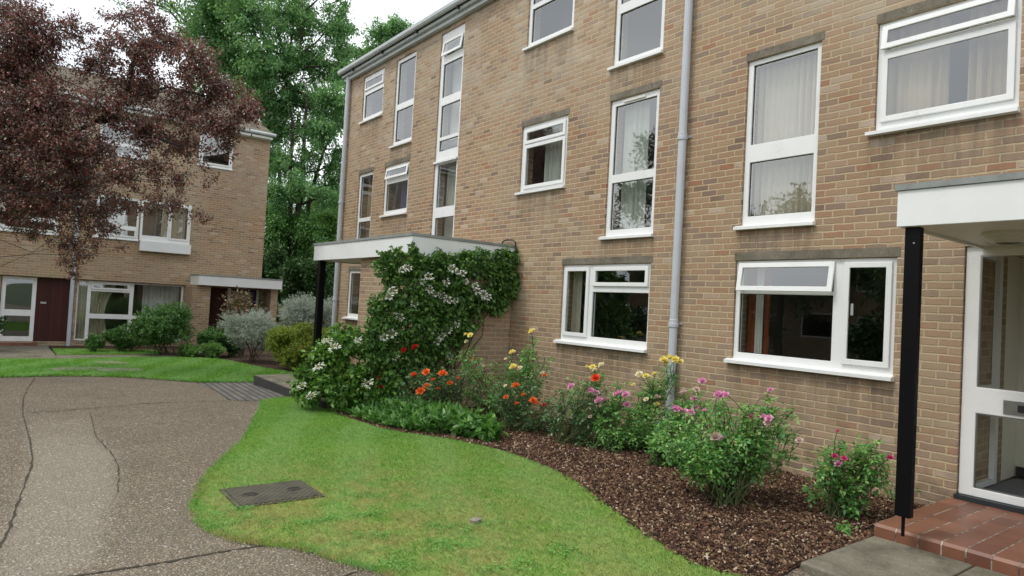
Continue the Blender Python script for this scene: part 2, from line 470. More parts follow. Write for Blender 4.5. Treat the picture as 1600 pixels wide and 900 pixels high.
M['door_blue'] = simple('navy_door_paint', (0.022, 0.018, 0.075), 0.35, 0.05)
M['cur_cream'] = curtain_material('cream_curtain', (0.84, 0.755, 0.60), 0.5)
M['cur_net'] = curtain_material('pale_green_curtain', (0.78, 0.81, 0.73), 0.5)
M['cur_brown'] = curtain_material('fawn_curtain', (0.42, 0.325, 0.20), 0.2)
M['cur_orange'] = curtain_material('orange_curtain', (0.30, 0.075, 0.03), 0.3)
M['cur_blue'] = curtain_material('blue_curtain', (0.14, 0.17, 0.34), 0.3)
M['cur_white'] = curtain_material('white_curtain', (0.84, 0.85, 0.80), 0.5)
M['bark'] = simple('bark', (0.055, 0.042, 0.032), 0.95, 0.25, 9, bump=0.02)
M['bark_dark'] = simple('dark_bark', (0.028, 0.020, 0.018), 0.95, 0.2, 12, bump=0.01)
M['cane'] = simple('green_cane', (0.075, 0.095, 0.03), 0.7, 0.2, 20)
M['stem_brown'] = simple('brown_stem', (0.075, 0.055, 0.03), 0.9, 0.2, 20)
M['fence'] = simple('orange_brown_fence', (0.26, 0.12, 0.05), 0.8, 0.1, 8)

G_ = lambda *s: s
M['lf_copper'] = leaf_material('copper_leaf', [(0, (0.072, 0.046, 0.041)), (0.3, (0.145, 0.066, 0.056)), (0.5, (0.23, 0.078, 0.064)), (0.7, (0.35, 0.10, 0.078)), (0.82, (0.19, 0.125, 0.085)), (0.92, (0.14, 0.155, 0.065)), (1, (0.25, 0.215, 0.175))], 0.27, 0.3, 0.9)
M['lf_ash'] = leaf_material('ash_leaf', [(0, (0.10, 0.225, 0.105)), (0.5, (0.18, 0.37, 0.165)), (0.85, (0.27, 0.47, 0.21)), (1, (0.38, 0.56, 0.26))], 0.40, 0.5)
M['lf_light'] = leaf_material('light_green_leaf', [(0, (0.09, 0.20, 0.05)), (0.5, (0.15, 0.30, 0.075)), (1, (0.23, 0.40, 0.10))], 0.45, 0.42)
M['lf_dark'] = leaf_material('dark_green_leaf', [(0, (0.020, 0.060, 0.016)), (0.5, (0.044, 0.116, 0.026)), (1, (0.084, 0.184, 0.040))], 0.4, 0.25)
M['lf_mid'] = leaf_material('mid_green_leaf', [(0, (0.040, 0.110, 0.022)), (0.5, (0.077, 0.198, 0.040)), (1, (0.143, 0.297, 0.062))], 0.4, 0.3)
M['lf_viburnum'] = leaf_material('viburnum_leaf', [(0, (0.052, 0.140, 0.026)), (0.5, (0.105, 0.245, 0.046)), (0.85, (0.20, 0.37, 0.07)), (1, (0.30, 0.46, 0.11))], 0.38, 0.34)
M['lf_ivy'] = leaf_material('climber_leaf', [(0, (0.042, 0.110, 0.026)), (0.5, (0.09, 0.205, 0.048)), (0.85, (0.155, 0.30, 0.07)), (1, (0.26, 0.40, 0.10))], 0.4, 0.34)
M['lf_clover'] = leaf_material('clover_leaf', [(0, (0.11, 0.29, 0.05)), (0.6, (0.17, 0.40, 0.075)), (1, (0.26, 0.50, 0.11))], 0.5, 0.3)
M['lf_lily'] = leaf_material('lily_leaf', [(0, (0.042, 0.135, 0.022)), (0.5, (0.078, 0.215, 0.034)), (1, (0.15, 0.32, 0.06))], 0.36, 0.3)
M['lf_silver'] = leaf_material('silver_leaf', [(0, (0.26, 0.31, 0.26)), (0.5, (0.40, 0.45, 0.39)), (1, (0.58, 0.62, 0.55))], 0.75, 0.25)
M['lf_yellow'] = leaf_material('yellow_green_leaf', [(0, (0.10, 0.17, 0.025)), (0.5, (0.21, 0.31, 0.04)), (0.9, (0.36, 0.42, 0.06)), (1, (0.44, 0.28, 0.06))], 0.5, 0.38)
M['lf_red'] = leaf_material('bronze_leaf', [(0, (0.072, 0.099, 0.027)), (0.5, (0.117, 0.108, 0.036)), (0.8, (0.252, 0.099, 0.054)), (1, (0.396, 0.252, 0.144))], 0.35, 0.25)
M['lf_rose_dark'] = leaf_material('dark_rose_leaf', [(0, (0.055, 0.125, 0.055)), (0.5, (0.105, 0.225, 0.085)), (0.85, (0.17, 0.31, 0.115)), (1, (0.29, 0.19, 0.11))], 0.32, 0.28)
M['lf_rose'] = leaf_material('rose_leaf', [(0, (0.10, 0.26, 0.085)), (0.5, (0.18, 0.43, 0.125)), (0.85, (0.28, 0.54, 0.15)), (1, (0.46, 0.60, 0.20))], 0.32, 0.4)
M['pt_yellow'] = petal_material('yellow_petals', [(0, (0.88, 0.70, 0.08)), (0.6, (0.90, 0.80, 0.24)), (1, (0.90, 0.86, 0.50))])
M['pt_cream'] = petal_material('cream_petals', [(0, (0.84, 0.76, 0.42)), (1, (0.88, 0.84, 0.66))])
M['pt_orange'] = petal_material('orange_petals', [(0, (0.78, 0.11, 0.02)), (1, (0.85, 0.24, 0.06))])
M['pt_red'] = petal_material('red_petals', [(0, (0.48, 0.012, 0.012)), (1, (0.66, 0.03, 0.02))])
M['pt_coral'] = petal_material('coral_petals', [(0, (0.78, 0.06, 0.02)), (1, (0.84, 0.13, 0.05))])
M['pt_pink'] = petal_material('pink_petals', [(0, (0.70, 0.20, 0.42)), (0.6, (0.80, 0.38, 0.58)), (1, (0.86, 0.64, 0.74))])
M['pt_magenta'] = petal_material('magenta_petals', [(0, (0.60, 0.05, 0.20)), (1, (0.70, 0.13, 0.30))])
M['pt_pale'] = petal_material('faded_petals', [(0, (0.62, 0.40, 0.36)), (1, (0.80, 0.70, 0.62))])
M['pt_white'] = petal_material('white_florets', [(0, (0.80, 0.82, 0.70)), (1, (0.90, 0.90, 0.86))])
M['pt_green'] = petal_material('floret_buds', [(0, (0.55, 0.55, 0.30)), (1, (0.74, 0.70, 0.48))])


# ------------------------------------------------------------------ object helpers
def link_mesh(name, me, mat, parent=None):
    me.name = name
    o = bpy.data.objects.new(name, me)
    COL.objects.link(o)
    if mat is not None and len(me.materials) == 0:
        for m_ in (mat if isinstance(mat, (list, tuple)) else [mat]):
            me.materials.append(m_)
    if parent is not None:
        o.parent = parent
        o.matrix_parent_inverse = Matrix.Translation(-parent_loc(parent))
    return o


def parent_loc(p):
    # parts are modelled in place, so only a thing's own empty is offset
    return Vector(p.location) if p.parent is None else Vector((0, 0, 0))


def thing(name, label, cat, loc=(0, 0, 0), group=None):
    o = bpy.data.objects.new(name, None)
    COL.objects.link(o)
    o.empty_display_size = 0.3
    o.location = loc
    tag(o, label, cat, group)
    return o


def tag(o, label=None, cat=None, group=None, kind=None):
    if label: o['label'] = label
    if cat: o['category'] = cat
    if group: o['group'] = group
    if kind: o['kind'] = kind
    return o


class MB:
    """collects polygons of one mesh"""
    def __init__(s):
        s.v, s.f, s.mi = [], [], []

    def add(s, verts, faces, mi=0):
        b = len(s.v)
        s.v += [tuple(map(float, v)) for v in verts]
        s.f += [tuple(i + b for i in f) for f in faces]
        s.mi += [mi] * len(faces)
        return s

    def box(s, x0, x1, y0, y1, z0, z1, mi=0):
        x0, x1 = sorted((x0, x1)); y0, y1 = sorted((y0, y1)); z0, z1 = sorted((z0, z1))
        v = [(x0, y0, z0), (x1, y0, z0), (x1, y1, z0), (x0, y1, z0), (x0, y0, z1), (x1, y0, z1), (x1, y1, z1), (x0, y1, z1)]
        return s.add(v, [(3, 2, 1, 0), (4, 5, 6, 7), (0, 1, 5, 4), (1, 2, 6, 5), (2, 3, 7, 6), (3, 0, 4, 7)], mi)

    def tube(s, pts, radii, n=6, cap=True, mi=0):
        pts = [Vector(p) for p in pts]
        if not hasattr(radii, '__len__'):
            radii = [radii] * len(pts)
        ref = None
        rings = []
        b = len(s.v)
        for i, p in enumerate(pts):
            d = (pts[min(i + 1, len(pts) - 1)] - pts[max(i - 1, 0)])
            d = d.normalized() if d.length > 1e-9 else Vector((0, 0, 1))
            if ref is None:
                ref = d.orthogonal().normalized()
            a = (ref - d * ref.dot(d))
            a = a.normalized() if a.length > 1e-6 else d.orthogonal().normalized()
            ref = a
            c = d.cross(a)
            for k in range(n):
                th = 2 * PI * k / n
                s.v.append(tuple(p + (a * math.cos(th) + c * math.sin(th)) * radii[i]))
        for i in range(len(pts) - 1):
            for k in range(n):
                k2 = (k + 1) % n
                s.f.append((b + i * n + k, b + i * n + k2, b + (i + 1) * n + k2, b + (i + 1) * n + k))
                s.mi.append(mi)
        if cap:
            s.f.append(tuple(b + k for k in reversed(range(n)))); s.mi.append(mi)
            e = b + (len(pts) - 1) * n
            s.f.append(tuple(e + k for k in range(n))); s.mi.append(mi)
        return s

    def build(s, name, mat, parent=None, bevel=0.0, smooth=False):
        me = bpy.data.meshes.new(name)
        me.from_pydata(s.v, [], s.f)
        for m_ in (mat if isinstance(mat, (list, tuple)) else [mat]):
            me.materials.append(m_)
        me.polygons.foreach_set('material_index', s.mi)
        if smooth:
            me.polygons.foreach_set('use_smooth', [True] * len(s.f))
        me.update()
        o = link_mesh(name, me, None, parent)
        if bevel:
            md = o.modifiers.new('edge', 'BEVEL')
            md.width = bevel
            md.segments = 2
            md.limit_method = 'ANGLE'
            md.angle_limit = math.radians(40)
        return o


def np_mesh(name, V, F, mat, parent=None, smooth=False):
    """V (n,3), F (m,k) with one k"""
    me = bpy.data.meshes.new(name)
    V = np.ascontiguousarray(V, dtype=np.float32); F = np.ascontiguousarray(F, dtype=np.int32)
    k = F.shape[1]
    me.vertices.add(len(V)); me.vertices.foreach_set('co', V.ravel())
    me.loops.add(F.size); me.loops.foreach_set('vertex_index', F.ravel())
    me.polygons.add(len(F)); me.polygons.foreach_set('loop_start', np.arange(0, F.size, k, dtype=np.int32))
    if smooth:
        me.polygons.foreach_set('use_smooth', np.ones(len(F), dtype=bool))
    me.update(calc_edges=True)
    me.validate()
    return link_mesh(name, me, mat, parent)


class Plane:
    """a facade: u along it, n out of it, z up"""
    def __init__(s, axis, base, sign):
        s.axis, s.base, s.sign = axis, base, sign

    def P(s, u, n, z):
        return (u, s.base + s.sign * n, z) if s.axis == 'y' else (s.base + s.sign * n, u, z)

    def box(s, mb, u0, u1, n0, n1, z0, z1, mi=0):
        a, b = s.P(u0, n0, z0), s.P(u1, n1, z1)
        return mb.box(a[0], b[0], a[1], b[1], a[2], b[2], mi)

    def grid_solid(s, mb, u0, u1, z0, z1, holes, n0, n1, mi=0, ucuts=(), zcuts=()):
        """a slab u0..u1 x z0..z1 with rectangular holes, only outer faces"""
        us = sorted({round(v, 4) for v in [u0, u1, *ucuts] + [h[0] for h in holes] + [h[1] for h in holes]})
        zs = sorted({round(v, 4) for v in [z0, z1, *zcuts] + [h[2] for h in holes] + [h[3] for h in holes]})
        us = [v for v in us if u0 - 1e-6 <= v <= u1 + 1e-6]
        zs = [v for v in zs if z0 - 1e-6 <= v <= z1 + 1e-6]

        def full(i, j):
            if i < 0 or j < 0 or i >= len(us) - 1 or j >= len(zs) - 1:
                return False
            cu, cz = (us[i] + us[i + 1]) / 2, (zs[j] + zs[j + 1]) / 2
            return not any(h[0] < cu < h[1] and h[2] < cz < h[3] for h in holes)
        idx = {}

        def vid(i, j, k):
            key = (i, j, k)
            if key not in idx:
                idx[key] = len(mb.v)
                mb.v.append(tuple(s.P(us[i], (n0, n1)[k], zs[j])))
            return idx[key]
        flip = (s.axis == 'y') == (s.sign < 0)

        def face(*ids):
            mb.f.append(ids if flip else tuple(reversed(ids)))
            mb.mi.append(mi)
        for i in range(len(us) - 1):
            for j in range(len(zs) - 1):
                if not full(i, j):
                    continue
                face(vid(i, j, 1), vid(i + 1, j, 1), vid(i + 1, j + 1, 1), vid(i, j + 1, 1))
                face(vid(i, j, 0), vid(i, j + 1, 0), vid(i + 1, j + 1, 0), vid(i + 1, j, 0))
                if not full(i - 1, j): face(vid(i, j, 0), vid(i, j, 1), vid(i, j + 1, 1), vid(i, j + 1, 0))
                if not full(i + 1, j): face(vid(i + 1, j, 0), vid(i + 1, j + 1, 0), vid(i + 1, j + 1, 1), vid(i + 1, j, 1))
                if not full(i, j - 1): face(vid(i, j, 0), vid(i + 1, j, 0), vid(i + 1, j, 1), vid(i, j, 1))
                if not full(i, j + 1): face(vid(i, j + 1, 0), vid(i, j + 1, 1), vid(i + 1, j + 1, 1), vid(i + 1, j + 1, 0))
        return mb


def make_window(bld, pl, u0, u1, z0, z1, cells, sill=True, n_face=-0.03, lintel=True, depth=0.07, label=None, sill_out=0.05, handle=None, lintel_mat=None):
    """cells: (u0,u1,z0,z1,kind) glass openings; kind f fixed, s sash, v top-hung vent standing open"""
    mb = MB()
    g = 0.003
    pl.grid_solid(mb, u0 + g, u1 - g, z0 + g, z1 - g, [c[:4] for c in cells], n_face - depth, n_face)
    fr = mb.build('window', M['white'], bld, bevel=0.005)
    if label: fr['label'] = label
    for c in cells:
        a, b, lo, hi, kind = c
        if kind == 'f':
            gk = MB()
            e = 0.006
            pl.grid_solid(gk, a + .001, b - .001, lo + .001, hi - .001, [(a + e, b - e, lo + e, hi - e)], n_face - 0.035, n_face - 0.02)
            gk.build('gasket', M['rubber'], fr)
            pm = MB()
            pm.add([pl.P(a + e, n_face - 0.028, lo + e), pl.P(b - e, n_face - 0.028, lo + e), pl.P(b - e, n_face - 0.028, hi - e), pl.P(a + e, n_face - 0.028, hi - e)], [(0, 1, 2, 3)])
            pm.build('pane', M['glass'], fr)
        else:
            w = 0.042
            ov = 0.014
            A, B, LO, HI = a - ov, b + ov, lo - ov, hi + ov
            sm, pm = MB(), MB()
            e = 0.006
            pl.grid_solid(sm, A, B, LO, HI, [(a + w, b - w, lo + w, hi - w)], n_face + 0.002, n_face + 0.026)
            pm.add([pl.P(a + w, n_face + 0.012, lo + w), pl.P(b - w, n_face + 0.012, lo + w), pl.P(b - w, n_face + 0.012, hi - w), pl.P(a + w, n_face + 0.012, hi - w)], [(0, 1, 2, 3)])
            if kind == 'v':
                th = math.radians(9)

                def rot(mbx):
                    out = []
                    for v in mbx.v:
                        if pl.axis == 'y':
                            n_ = (v[1] - pl.base) * pl.sign
                        else:
                            n_ = (v[0] - pl.base) * pl.sign
                        uu = v[0] if pl.axis == 'y' else v[1]
                        dz, dn = v[2] - HI, n_ - n_face
                        out.append(pl.P(uu, n_face + dn * math.cos(th) - dz * math.sin(th), HI + dz * math.cos(th) + dn * math.sin(th)))
                    mbx.v = out
                rot(sm); rot(pm)
            so = sm.build('sash', M['white'], fr, bevel=0.005)
            pm.build('pane', M['glass'], fr)
            if handle and kind == 's':
                hm = MB()
                hu = handle
                hz = (lo + hi) / 2
                pl.box(hm, hu - 0.012, hu + 0.012, n_face - 0.03, n_face - 0.015, hz - 0.02, hz + 0.1)
                hm.build('handle', M['white'], fr)
    if sill:
        smb = MB()
        h = 0.05
        A, B = u0 - 0.055, u1 + 0.012
        prof = [(n_face - 0.06, 0.028), (n_face + 0.0, 0.026), (sill_out, 0.0), (sill_out, -0.032), (sill_out - 0.02, -0.036), (0.002, -0.030), (0.002, -0.0015), (n_face - 0.06, -0.0015)]
        prof = [(n_face + 0.001, 0.03), (sill_out, 0.004), (sill_out, -0.03), (0.003, -0.034)]
        vs = [pl.P(A, n, z0 + dz) for n, dz in prof] + [pl.P(B, n, z0 + dz) for n, dz in prof]
        k = len(prof)
        fs = [tuple(range(k)), tuple(reversed(range(k, 2 * k)))] + [(i, k + i, k + (i + 1) % k, (i + 1) % k) for i in range(k)]
        smb.add(vs, fs)
        smb.build('sill', M['white'], fr)
    if lintel:
        lm = MB()
        pl.box(lm, u0 - 0.012, u1 + 0.03, -0.11, 0.004, z1 + 0.001, z1 + 0.095)
        lm.build('lintel', M['lintel'], bld)
    return fr


def curtain(pl, u0, u1, z0, z1, n, mat, label, folds=9, amp=0.03, group=None, gather=0.0, cat='curtain'):
    nu, nz = max(24, folds * 8), 10
    seed = random.random() * 20
    V, F = [], []
    for j in range(nz + 1):
        tz = j / nz
        for i in range(nu + 1):
            t = i / nu
            ph = t * folds * 2 * PI
            a = amp * (0.75 + 0.5 * math.sin(t * 7.3 + seed))
            off = a * math.sin(ph + 0.5 * math.sin(t * 11 + seed) + 0.25 * (1 - tz)) + 0.4 * a * math.sin(2.3 * ph + seed)
            g = gather * math.sin(PI * min(1, (1 - tz) * 0.9)) * (u1 - u0)
            uu = u0 + (u1 - u0) * t
            uu = uu + (u0 - uu) * (g / (abs(u1 - u0) + 1e-6)) if gather > 0 else uu
            V.append(pl.P(uu, n + off, z0 + (z1 - z0) * tz))
    for j in range(nz):
        for i in range(nu):
            a = j * (nu + 1) + i
            F.append((a, a + 1, a + nu + 2, a + nu + 1))
    o = np_mesh('curtain', np.array(V), np.array(F), mat, None, True)
    return tag(o, label, cat, group)


# ------------------------------------------------------------------ world and sun
w = bpy.data.worlds.new('World')
sc.world = w
w.use_nodes = True
nt = w.node_tree
nt.nodes.clear()
wo = nt.nodes.new('ShaderNodeOutputWorld')
bg = nt.nodes.new('ShaderNodeBackground')
sky = nt.nodes.new('ShaderNodeTexSky')
sky.sky_type = 'NISHITA'
sky.sun_disc = False
SUN_EL, SUN_AZ = math.radians(58), math.radians(200)   # azimuth measured like sun_rotation
sky.sun_elevation = SUN_EL
sky.sun_rotation = SUN_AZ
sky.dust_density = 3.0
tc = nt.nodes.new('ShaderNodeTexCoord')
mp = nt.nodes.new('ShaderNodeMapping'); mp.inputs['Scale'].default_value = (1, 1, 2.2)
cn = nt.nodes.new('ShaderNodeTexNoise'); cn.inputs['Scale'].default_value = 2.2; cn.inputs['Detail'].default_value = 6
cr = nt.nodes.new('ShaderNodeValToRGB')
cr.color_ramp.elements[0].position = 0.25; cr.color_ramp.elements[0].color = (0.72, 0.72, 0.72, 1)
cr.color_ramp.elements[1].position = 0.6; cr.color_ramp.elements[1].color = (0.97, 0.97, 0.97, 1)
cc = nt.nodes.new('ShaderNodeValToRGB')
cc.color_ramp.elements[0].position = 0.3; cc.color_ramp.elements[0].color = (13.5, 14.4, 15.6, 1)
cc.color_ramp.elements[1].position = 0.7; cc.color_ramp.elements[1].color = (18.5, 18.8, 19.0, 1)
mx = nt.nodes.new('ShaderNodeMix'); mx.data_type = 'RGBA'
L = nt.links.new
L(tc.outputs['Generated'], mp.inputs[0]); L(mp.outputs[0], cn.inputs['Vector'])
L(cn.outputs[0], cr.inputs[0]); L(cn.outputs[0], cc.inputs[0])
L(cr.outputs[0], mx.inputs[0]); L(sky.outputs[0], mx.inputs[6]); L(cc.outputs[0], mx.inputs[7])
L(mx.outputs[2], bg.inputs[0]); L(bg.outputs[0], wo.inputs[0])
bg.inputs[1].default_value = 0.086

sd = bpy.data.lights.new('sun', 'SUN')
sd.energy = 1.5
sd.angle = math.radians(13)
sd.color = (1.0, 0.95, 0.87)
so = bpy.data.objects.new('sun', sd)
COL.objects.link(so)
# sun_rotation turns from +y clockwise seen from above
sdir = Vector((math.sin(SUN_AZ) * math.cos(SUN_EL), math.cos(SUN_AZ) * math.cos(SUN_EL), math.sin(SUN_EL)))
so.rotation_euler = sdir.to_track_quat('Z', 'Y').to_euler()
so.location = sdir * 60

# ------------------------------------------------------------------ ground, drive, lawns
def catmull(pts, n=6, closed=False):
    P = [np.array(p, float) for p in pts]
    out = []
    m_ = len(P)
    for i in range(m_ if closed else m_ - 1):
        if closed:
            p0, p1, p2, p3 = P[i - 1], P[i], P[(i + 1) % m_], P[(i + 2) % m_]
        else:
            p0, p1, p2, p3 = P[max(i - 1, 0)], P[i], P[i + 1], P[min(i + 2, m_ - 1)]
        for k in range(n):
            t = k / n
            out.append(0.5 * ((2 * p1) + (-p0 + p2) * t + (2 * p0 - 5 * p1 + 4 * p2 - p3) * t * t + (-p0 + 3 * p1 - 3 * p2 + p3) * t ** 3))
    if not closed:
        out.append(P[-1])
    return [tuple(p) for p in out]


def sheet(name, poly, dz, mat, skirt=0.03, kind='structure'):
    bm = bmesh.new()
    vs = [bm.verts.new((p[0], p[1], 0)) for p in poly]
    f = bm.faces.new(vs)
    if f.normal.z < 0: f.normal_flip()
    bmesh.ops.triangulate(bm, faces=bm.faces[:])
    for xc in (-7.0, -24.0):
        bmesh.ops.bisect_plane(bm, geom=bm.verts[:] + bm.edges[:] + bm.faces[:], plane_co=(xc, 0, 0), plane_no=(1, 0, 0))
    if skirt:
        be = [e for e in bm.edges if e.is_boundary]
        r = bmesh.ops.extrude_edge_only(bm, edges=be)
        low = [v for v in r['geom'] if isinstance(v, bmesh.types.BMVert)]
        lows = set(low)
    else:
        lows = set()
    bm.normal_update()
    for v in bm.verts:
        v.co.z = ground_z(v.co.x) + dz - (skirt if v in lows else 0)
    bmesh.ops.recalc_face_normals(bm, faces=bm.faces[:])
    me = bpy.data.meshes.new(name)
    bm.to_mesh(me); bm.free()
    o = link_mesh(name, me, mat)
    if kind: o['kind'] = kind
    return o


def inside(poly, P):
    P = np.asarray(P)
    x, y = P[:, 0], P[:, 1]
    r = np.zeros(len(P), bool)
    n = len(poly)
    for i in range(n):
        x0, y0 = poly[i]; x1, y1 = poly[(i + 1) % n]
        c = ((y0 > y) != (y1 > y)) & (x < (x1 - x0) * (y - y0) / ((y1 - y0) + 1e-12) + x0)
        r ^= c
    return r


gm = MB()
xs = [-400, -24, -7, 400]
for i in range(3):
    za, zb = ground_z(xs[i]), ground_z(xs[i + 1])
    gm.add([(xs[i], -400, za - .03), (xs[i + 1], -400, zb - .03), (xs[i + 1], 400, zb - .03), (xs[i], 400, za - .03)], [(0, 1, 2, 3)])
o = gm.build('ground', M['ground']); o['kind'] = 'structure'

# driveway: fine grid carrying the wear mask of the pale lane between the two long joints
gx = np.arange(-16.0, 6.01, 0.06); gy = np.arange(-9.0, 5.31, 0.06)
nx, ny = len(gx), len(gy)
X, Y = np.meshgrid(gx, gy, indexing='ij')
Z = np.where(X > -7, 0, -(np.minimum(-7 - X, 17)) * 0.0147)
idx = np.arange(nx * ny).reshape(nx, ny)
F = np.stack([idx[:-1, :-1], idx[1:, :-1], idx[1:, 1:], idx[:-1, 1:]], -1).reshape(-1, 4)
drive = np_mesh('driveway', np.stack([X, Y, Z], -1).reshape(-1, 3), F, M['drive'])
drive['kind'] = 'structure'
lane = [(-10.7, 0.33), (-10.6, 1.06), (-9.5, 1.0), (-8.64, 0.94), (-7.37, 0.97), (-6.10, 0.84), (-5.6, 0.72), (-4.9, 0.62), (-4.55, 0.55), (-4.5, 0.05), (-5.21, 0.10), (-6.3, 0.22), (-7.53, 0.33), (-9, 0.34)]
pts2 = np.stack([X.ravel(), Y.ravel()], -1)
lp = inside(lane, pts2).astype(np.float32).reshape(nx, ny)
for _ in range(2):
    q = lp.copy(); q[1:-1, 1:-1] = (lp[1:-1, 1:-1] * 2 + lp[2:, 1:-1] + lp[:-2, 1:-1] + lp[1:-1, 2:] + lp[1:-1, :-2]) / 6; lp = q
fade = np.clip((X + 10.6) / 3.0, 0.0, 1)
lp = lp * fade
near = np.clip((X + 6.6) / 2.0, 0, 1) * 0.30 * (Y < 1.6)
val = np.maximum(lp * 0.95, near).ravel().astype(np.float32)
a_ = drive.data.attributes.new('pale', 'FLOAT', 'POINT'); a_.data.foreach_set('value', val)


def strip(name, pts, wd, dz=0.004, mat=None):
    P = catmull(pts, 14)
    P = [(p[0] + random.uniform(-.006, .006), p[1] + random.uniform(-.006, .006)) for p in P]
    mb = MB()
    n = len(P)
    for i in range(n):
        a, b = np.array(P[max(i - 1, 0)]), np.array(P[min(i + 1, n - 1)])
        d = (b - a) / (np.linalg.norm(b - a) + 1e-9); pn = np.array([-d[1], d[0]])
        ww = wd * (0.2 + 0.9 * random.random())
        for s_ in (-1, 1):
            q = np.array(P[i]) + pn * s_ * ww / 2
            mb.v.append((q[0], q[1], ground_z(q[0]) + dz))
    for i in range(n - 1):
        mb.f.append((2 * i, 2 * i + 1, 2 * i + 3, 2 * i + 2)); mb.mi.append(0)
    o = mb.build(name, mat or M['joint'])
    o['kind'] = 'structure'
    return o


strip('paving_joint', [(-14.9, 0.61), (-12.5, 0.4), (-10.58, 0.33), (-9, 0.34), (-7.53, 0.33), (-6.3, 0.22), (-5.21, 0.10), (-4.6, -0.1), (-3.9, -0.5)], 0.02)
strip('paving_joint', [(-10.3, 1.04), (-9.6, 1.0), (-8.64, 0.94), (-7.37, 0.97), (-6.7, 0.92), (-6.10, 0.84)], 0.014)
strip('paving_joint', [(-10.55, 0.40), (-10.62, 0.8), (-10.85, 1.5), (-10.98, 1.89), (-10.93, 2.68), (-10.73, 3.29)], 0.03)
strip('paving_joint', [(-4.42, 1.52), (-4.44, 1.2), (-4.43, 0.86), (-4.45, 0.44), (-4.5, -0.4), (-4.6, -2.0)], 0.03)
strip('paving_joint', [(-3.75, 1.86), (-3.66, 1.5), (-3.55, 0.9), (-3.5, 0.0)], 0.022)

drive_edge = [(-10.70, 3.38), (-10.1, 3.2), (-9.33, 2.89), (-8.5, 2.58), (-7.83, 2.32), (-6.88, 1.84), (-6.29, 1.56), (-5.74, 1.36), (-5.33, 1.25), (-4.94, 1.23), (-4.65, 1.32), (-4.48, 1.43), (-4.25, 1.65), (-3.90, 1.80), (-3.53, 1.97), (-2.9, 2.15), (-2.2, 2.45), (-1.5, 2.9), (-1.25, 3.4)]
bed_edge = [(-10.92, 3.92), (-10.22, 4.13), (-9.4, 4.0), (-8.64, 3.92), (-7.70, 3.98), (-7.13, 4.21), (-6.69, 4.44), (-5.96, 4.60), (-5.27, 4.59), (-4.65, 4.46), (-4.08, 4.23), (-3.60, 4.04), (-3.21, 3.88), (-2.90, 3.79), (-2.60, 3.78), (-2.30, 3.95)]
de, be = catmull(drive_edge, 6), catmull(bed_edge, 6)
rag = lambda P, a: [(p[0] + random.uniform(-a, a), p[1] + random.uniform(-a, a)) for p in P]
lawn_poly = rag(de, 0.022) + [(-1.6, 3.9), (-2.0, 3.95)] + list(reversed(be)) + [(-10.95, 3.7)]
sheet('lawn', lawn_poly, 0.018, M['turf'])
bed_poly = be + [(-2.36, 4.3), (-2.36, 5.35), (-2.40, 6.86), (-8.9, 6.86), (-8.9, 4.96), (-9.48, 4.92), (-9.48, 3.98)]
sheet('mulch_bed', bed_poly, 0.012, M['mulch'])

far_near = [(-15.0, -6.0), (-15.0, -2.0), (-15.01, 0.1), (-15.04, 1.05), (-14.60, 2.05), (-13.9, 2.7), (-13.5, 3.1), (-13.28, 3.9), (-13.2, 4.4)]
fn = catmull(far_near, 6)
far_poly = fn + [(-13.6, 5.2), (-14.6, 5.3), (-16.2, 4.95), (-17.4, 4.85), (-18.6, 4.65), (-19.1, 3.82), (-19.18, 2.66), (-18.7, 1.29), (-18.9, 0.1), (-18.8, -6)]
sheet('lawn', far_poly, 0.018, M['turf'])
# paving in front of the far house, a narrow grass strip and its bed
sheet('path', [(-18.7, -6), (-18.7, 0.4), (-18.4, 1.4), (-19.1, 3.9), (-20.0, 4.2), (-20.3, 3.6), (-20.2, 1.2), (-23.9, 1.2), (-23.9, -6)], 0.006, M['slab'])
strip_poly = [(-20.25, 1.25), (-20.35, 3.6), (-21.6, 3.6), (-22.0, 1.25)]
sheet('lawn', strip_poly, 0.014, M['turf'])
sheet('planting_bed', [(-22.0, 1.25), (-21.6, 3.6), (-20.3, 3.6), (-19.9, 4.3), (-19.0, 4.0), (-18.3, 4.75), (-16.0, 5.1), (-14.0, 5.35), (-13.1, 5.3), (-13.1, 8.5), (-15, 12), (-23, 12), (-23.9, 7.4), (-23.9, 1.25)], 0.003, M['mulch'])
sheet('brick_path', [(-13.36, 3.0), (-13.3, 4.2), (-13.05, 4.3), (-13.0, 3.9), (-11.0, 3.9), (-10.9, 3.85), (-10.72, 3.3), (-11.0, 2.95), (-12.2, 3.05)], 0.006, M['paver'], skirt=0.02)


# stepping stones let into the far lawn
def stone_slab(x, y, sx, sy, rot, label, name='stepping_stone'):
    bm = bmesh.new()
    n = 9
    vs = []
    for k in range(n):
        th = 2 * PI * k / n
        r = 1 + random.uniform(-0.12, 0.12)
        c, s_ = math.cos(th), math.sin(th)
        px_, py_ = sx * r * (abs(c) ** 0.7) * (1 if c > 0 else -1), sy * r * (abs(s_) ** 0.7) * (1 if s_ > 0 else -1)
        vs.append(bm.verts.new((px_ * math.cos(rot) - py_ * math.sin(rot), px_ * math.sin(rot) + py_ * math.cos(rot), 0.03)))
    f = bm.faces.new(vs)
    r = bmesh.ops.extrude_face_region(bm, geom=[f])
    bmesh.ops.translate(bm, verts=[v for v in r['geom'] if isinstance(v, bmesh.types.BMVert)], vec=(0, 0, -0.05))
    bmesh.ops.recalc_face_normals(bm, faces=bm.faces[:])
    me = bpy.data.meshes.new(name); bm.to_mesh(me); bm.free()
    o = link_mesh(name, me, M['stone'])
    o.location = (x, y, ground_z(x) + 0.012)
    tag(o, label, 'stepping stone', 'stones set in the far lawn')


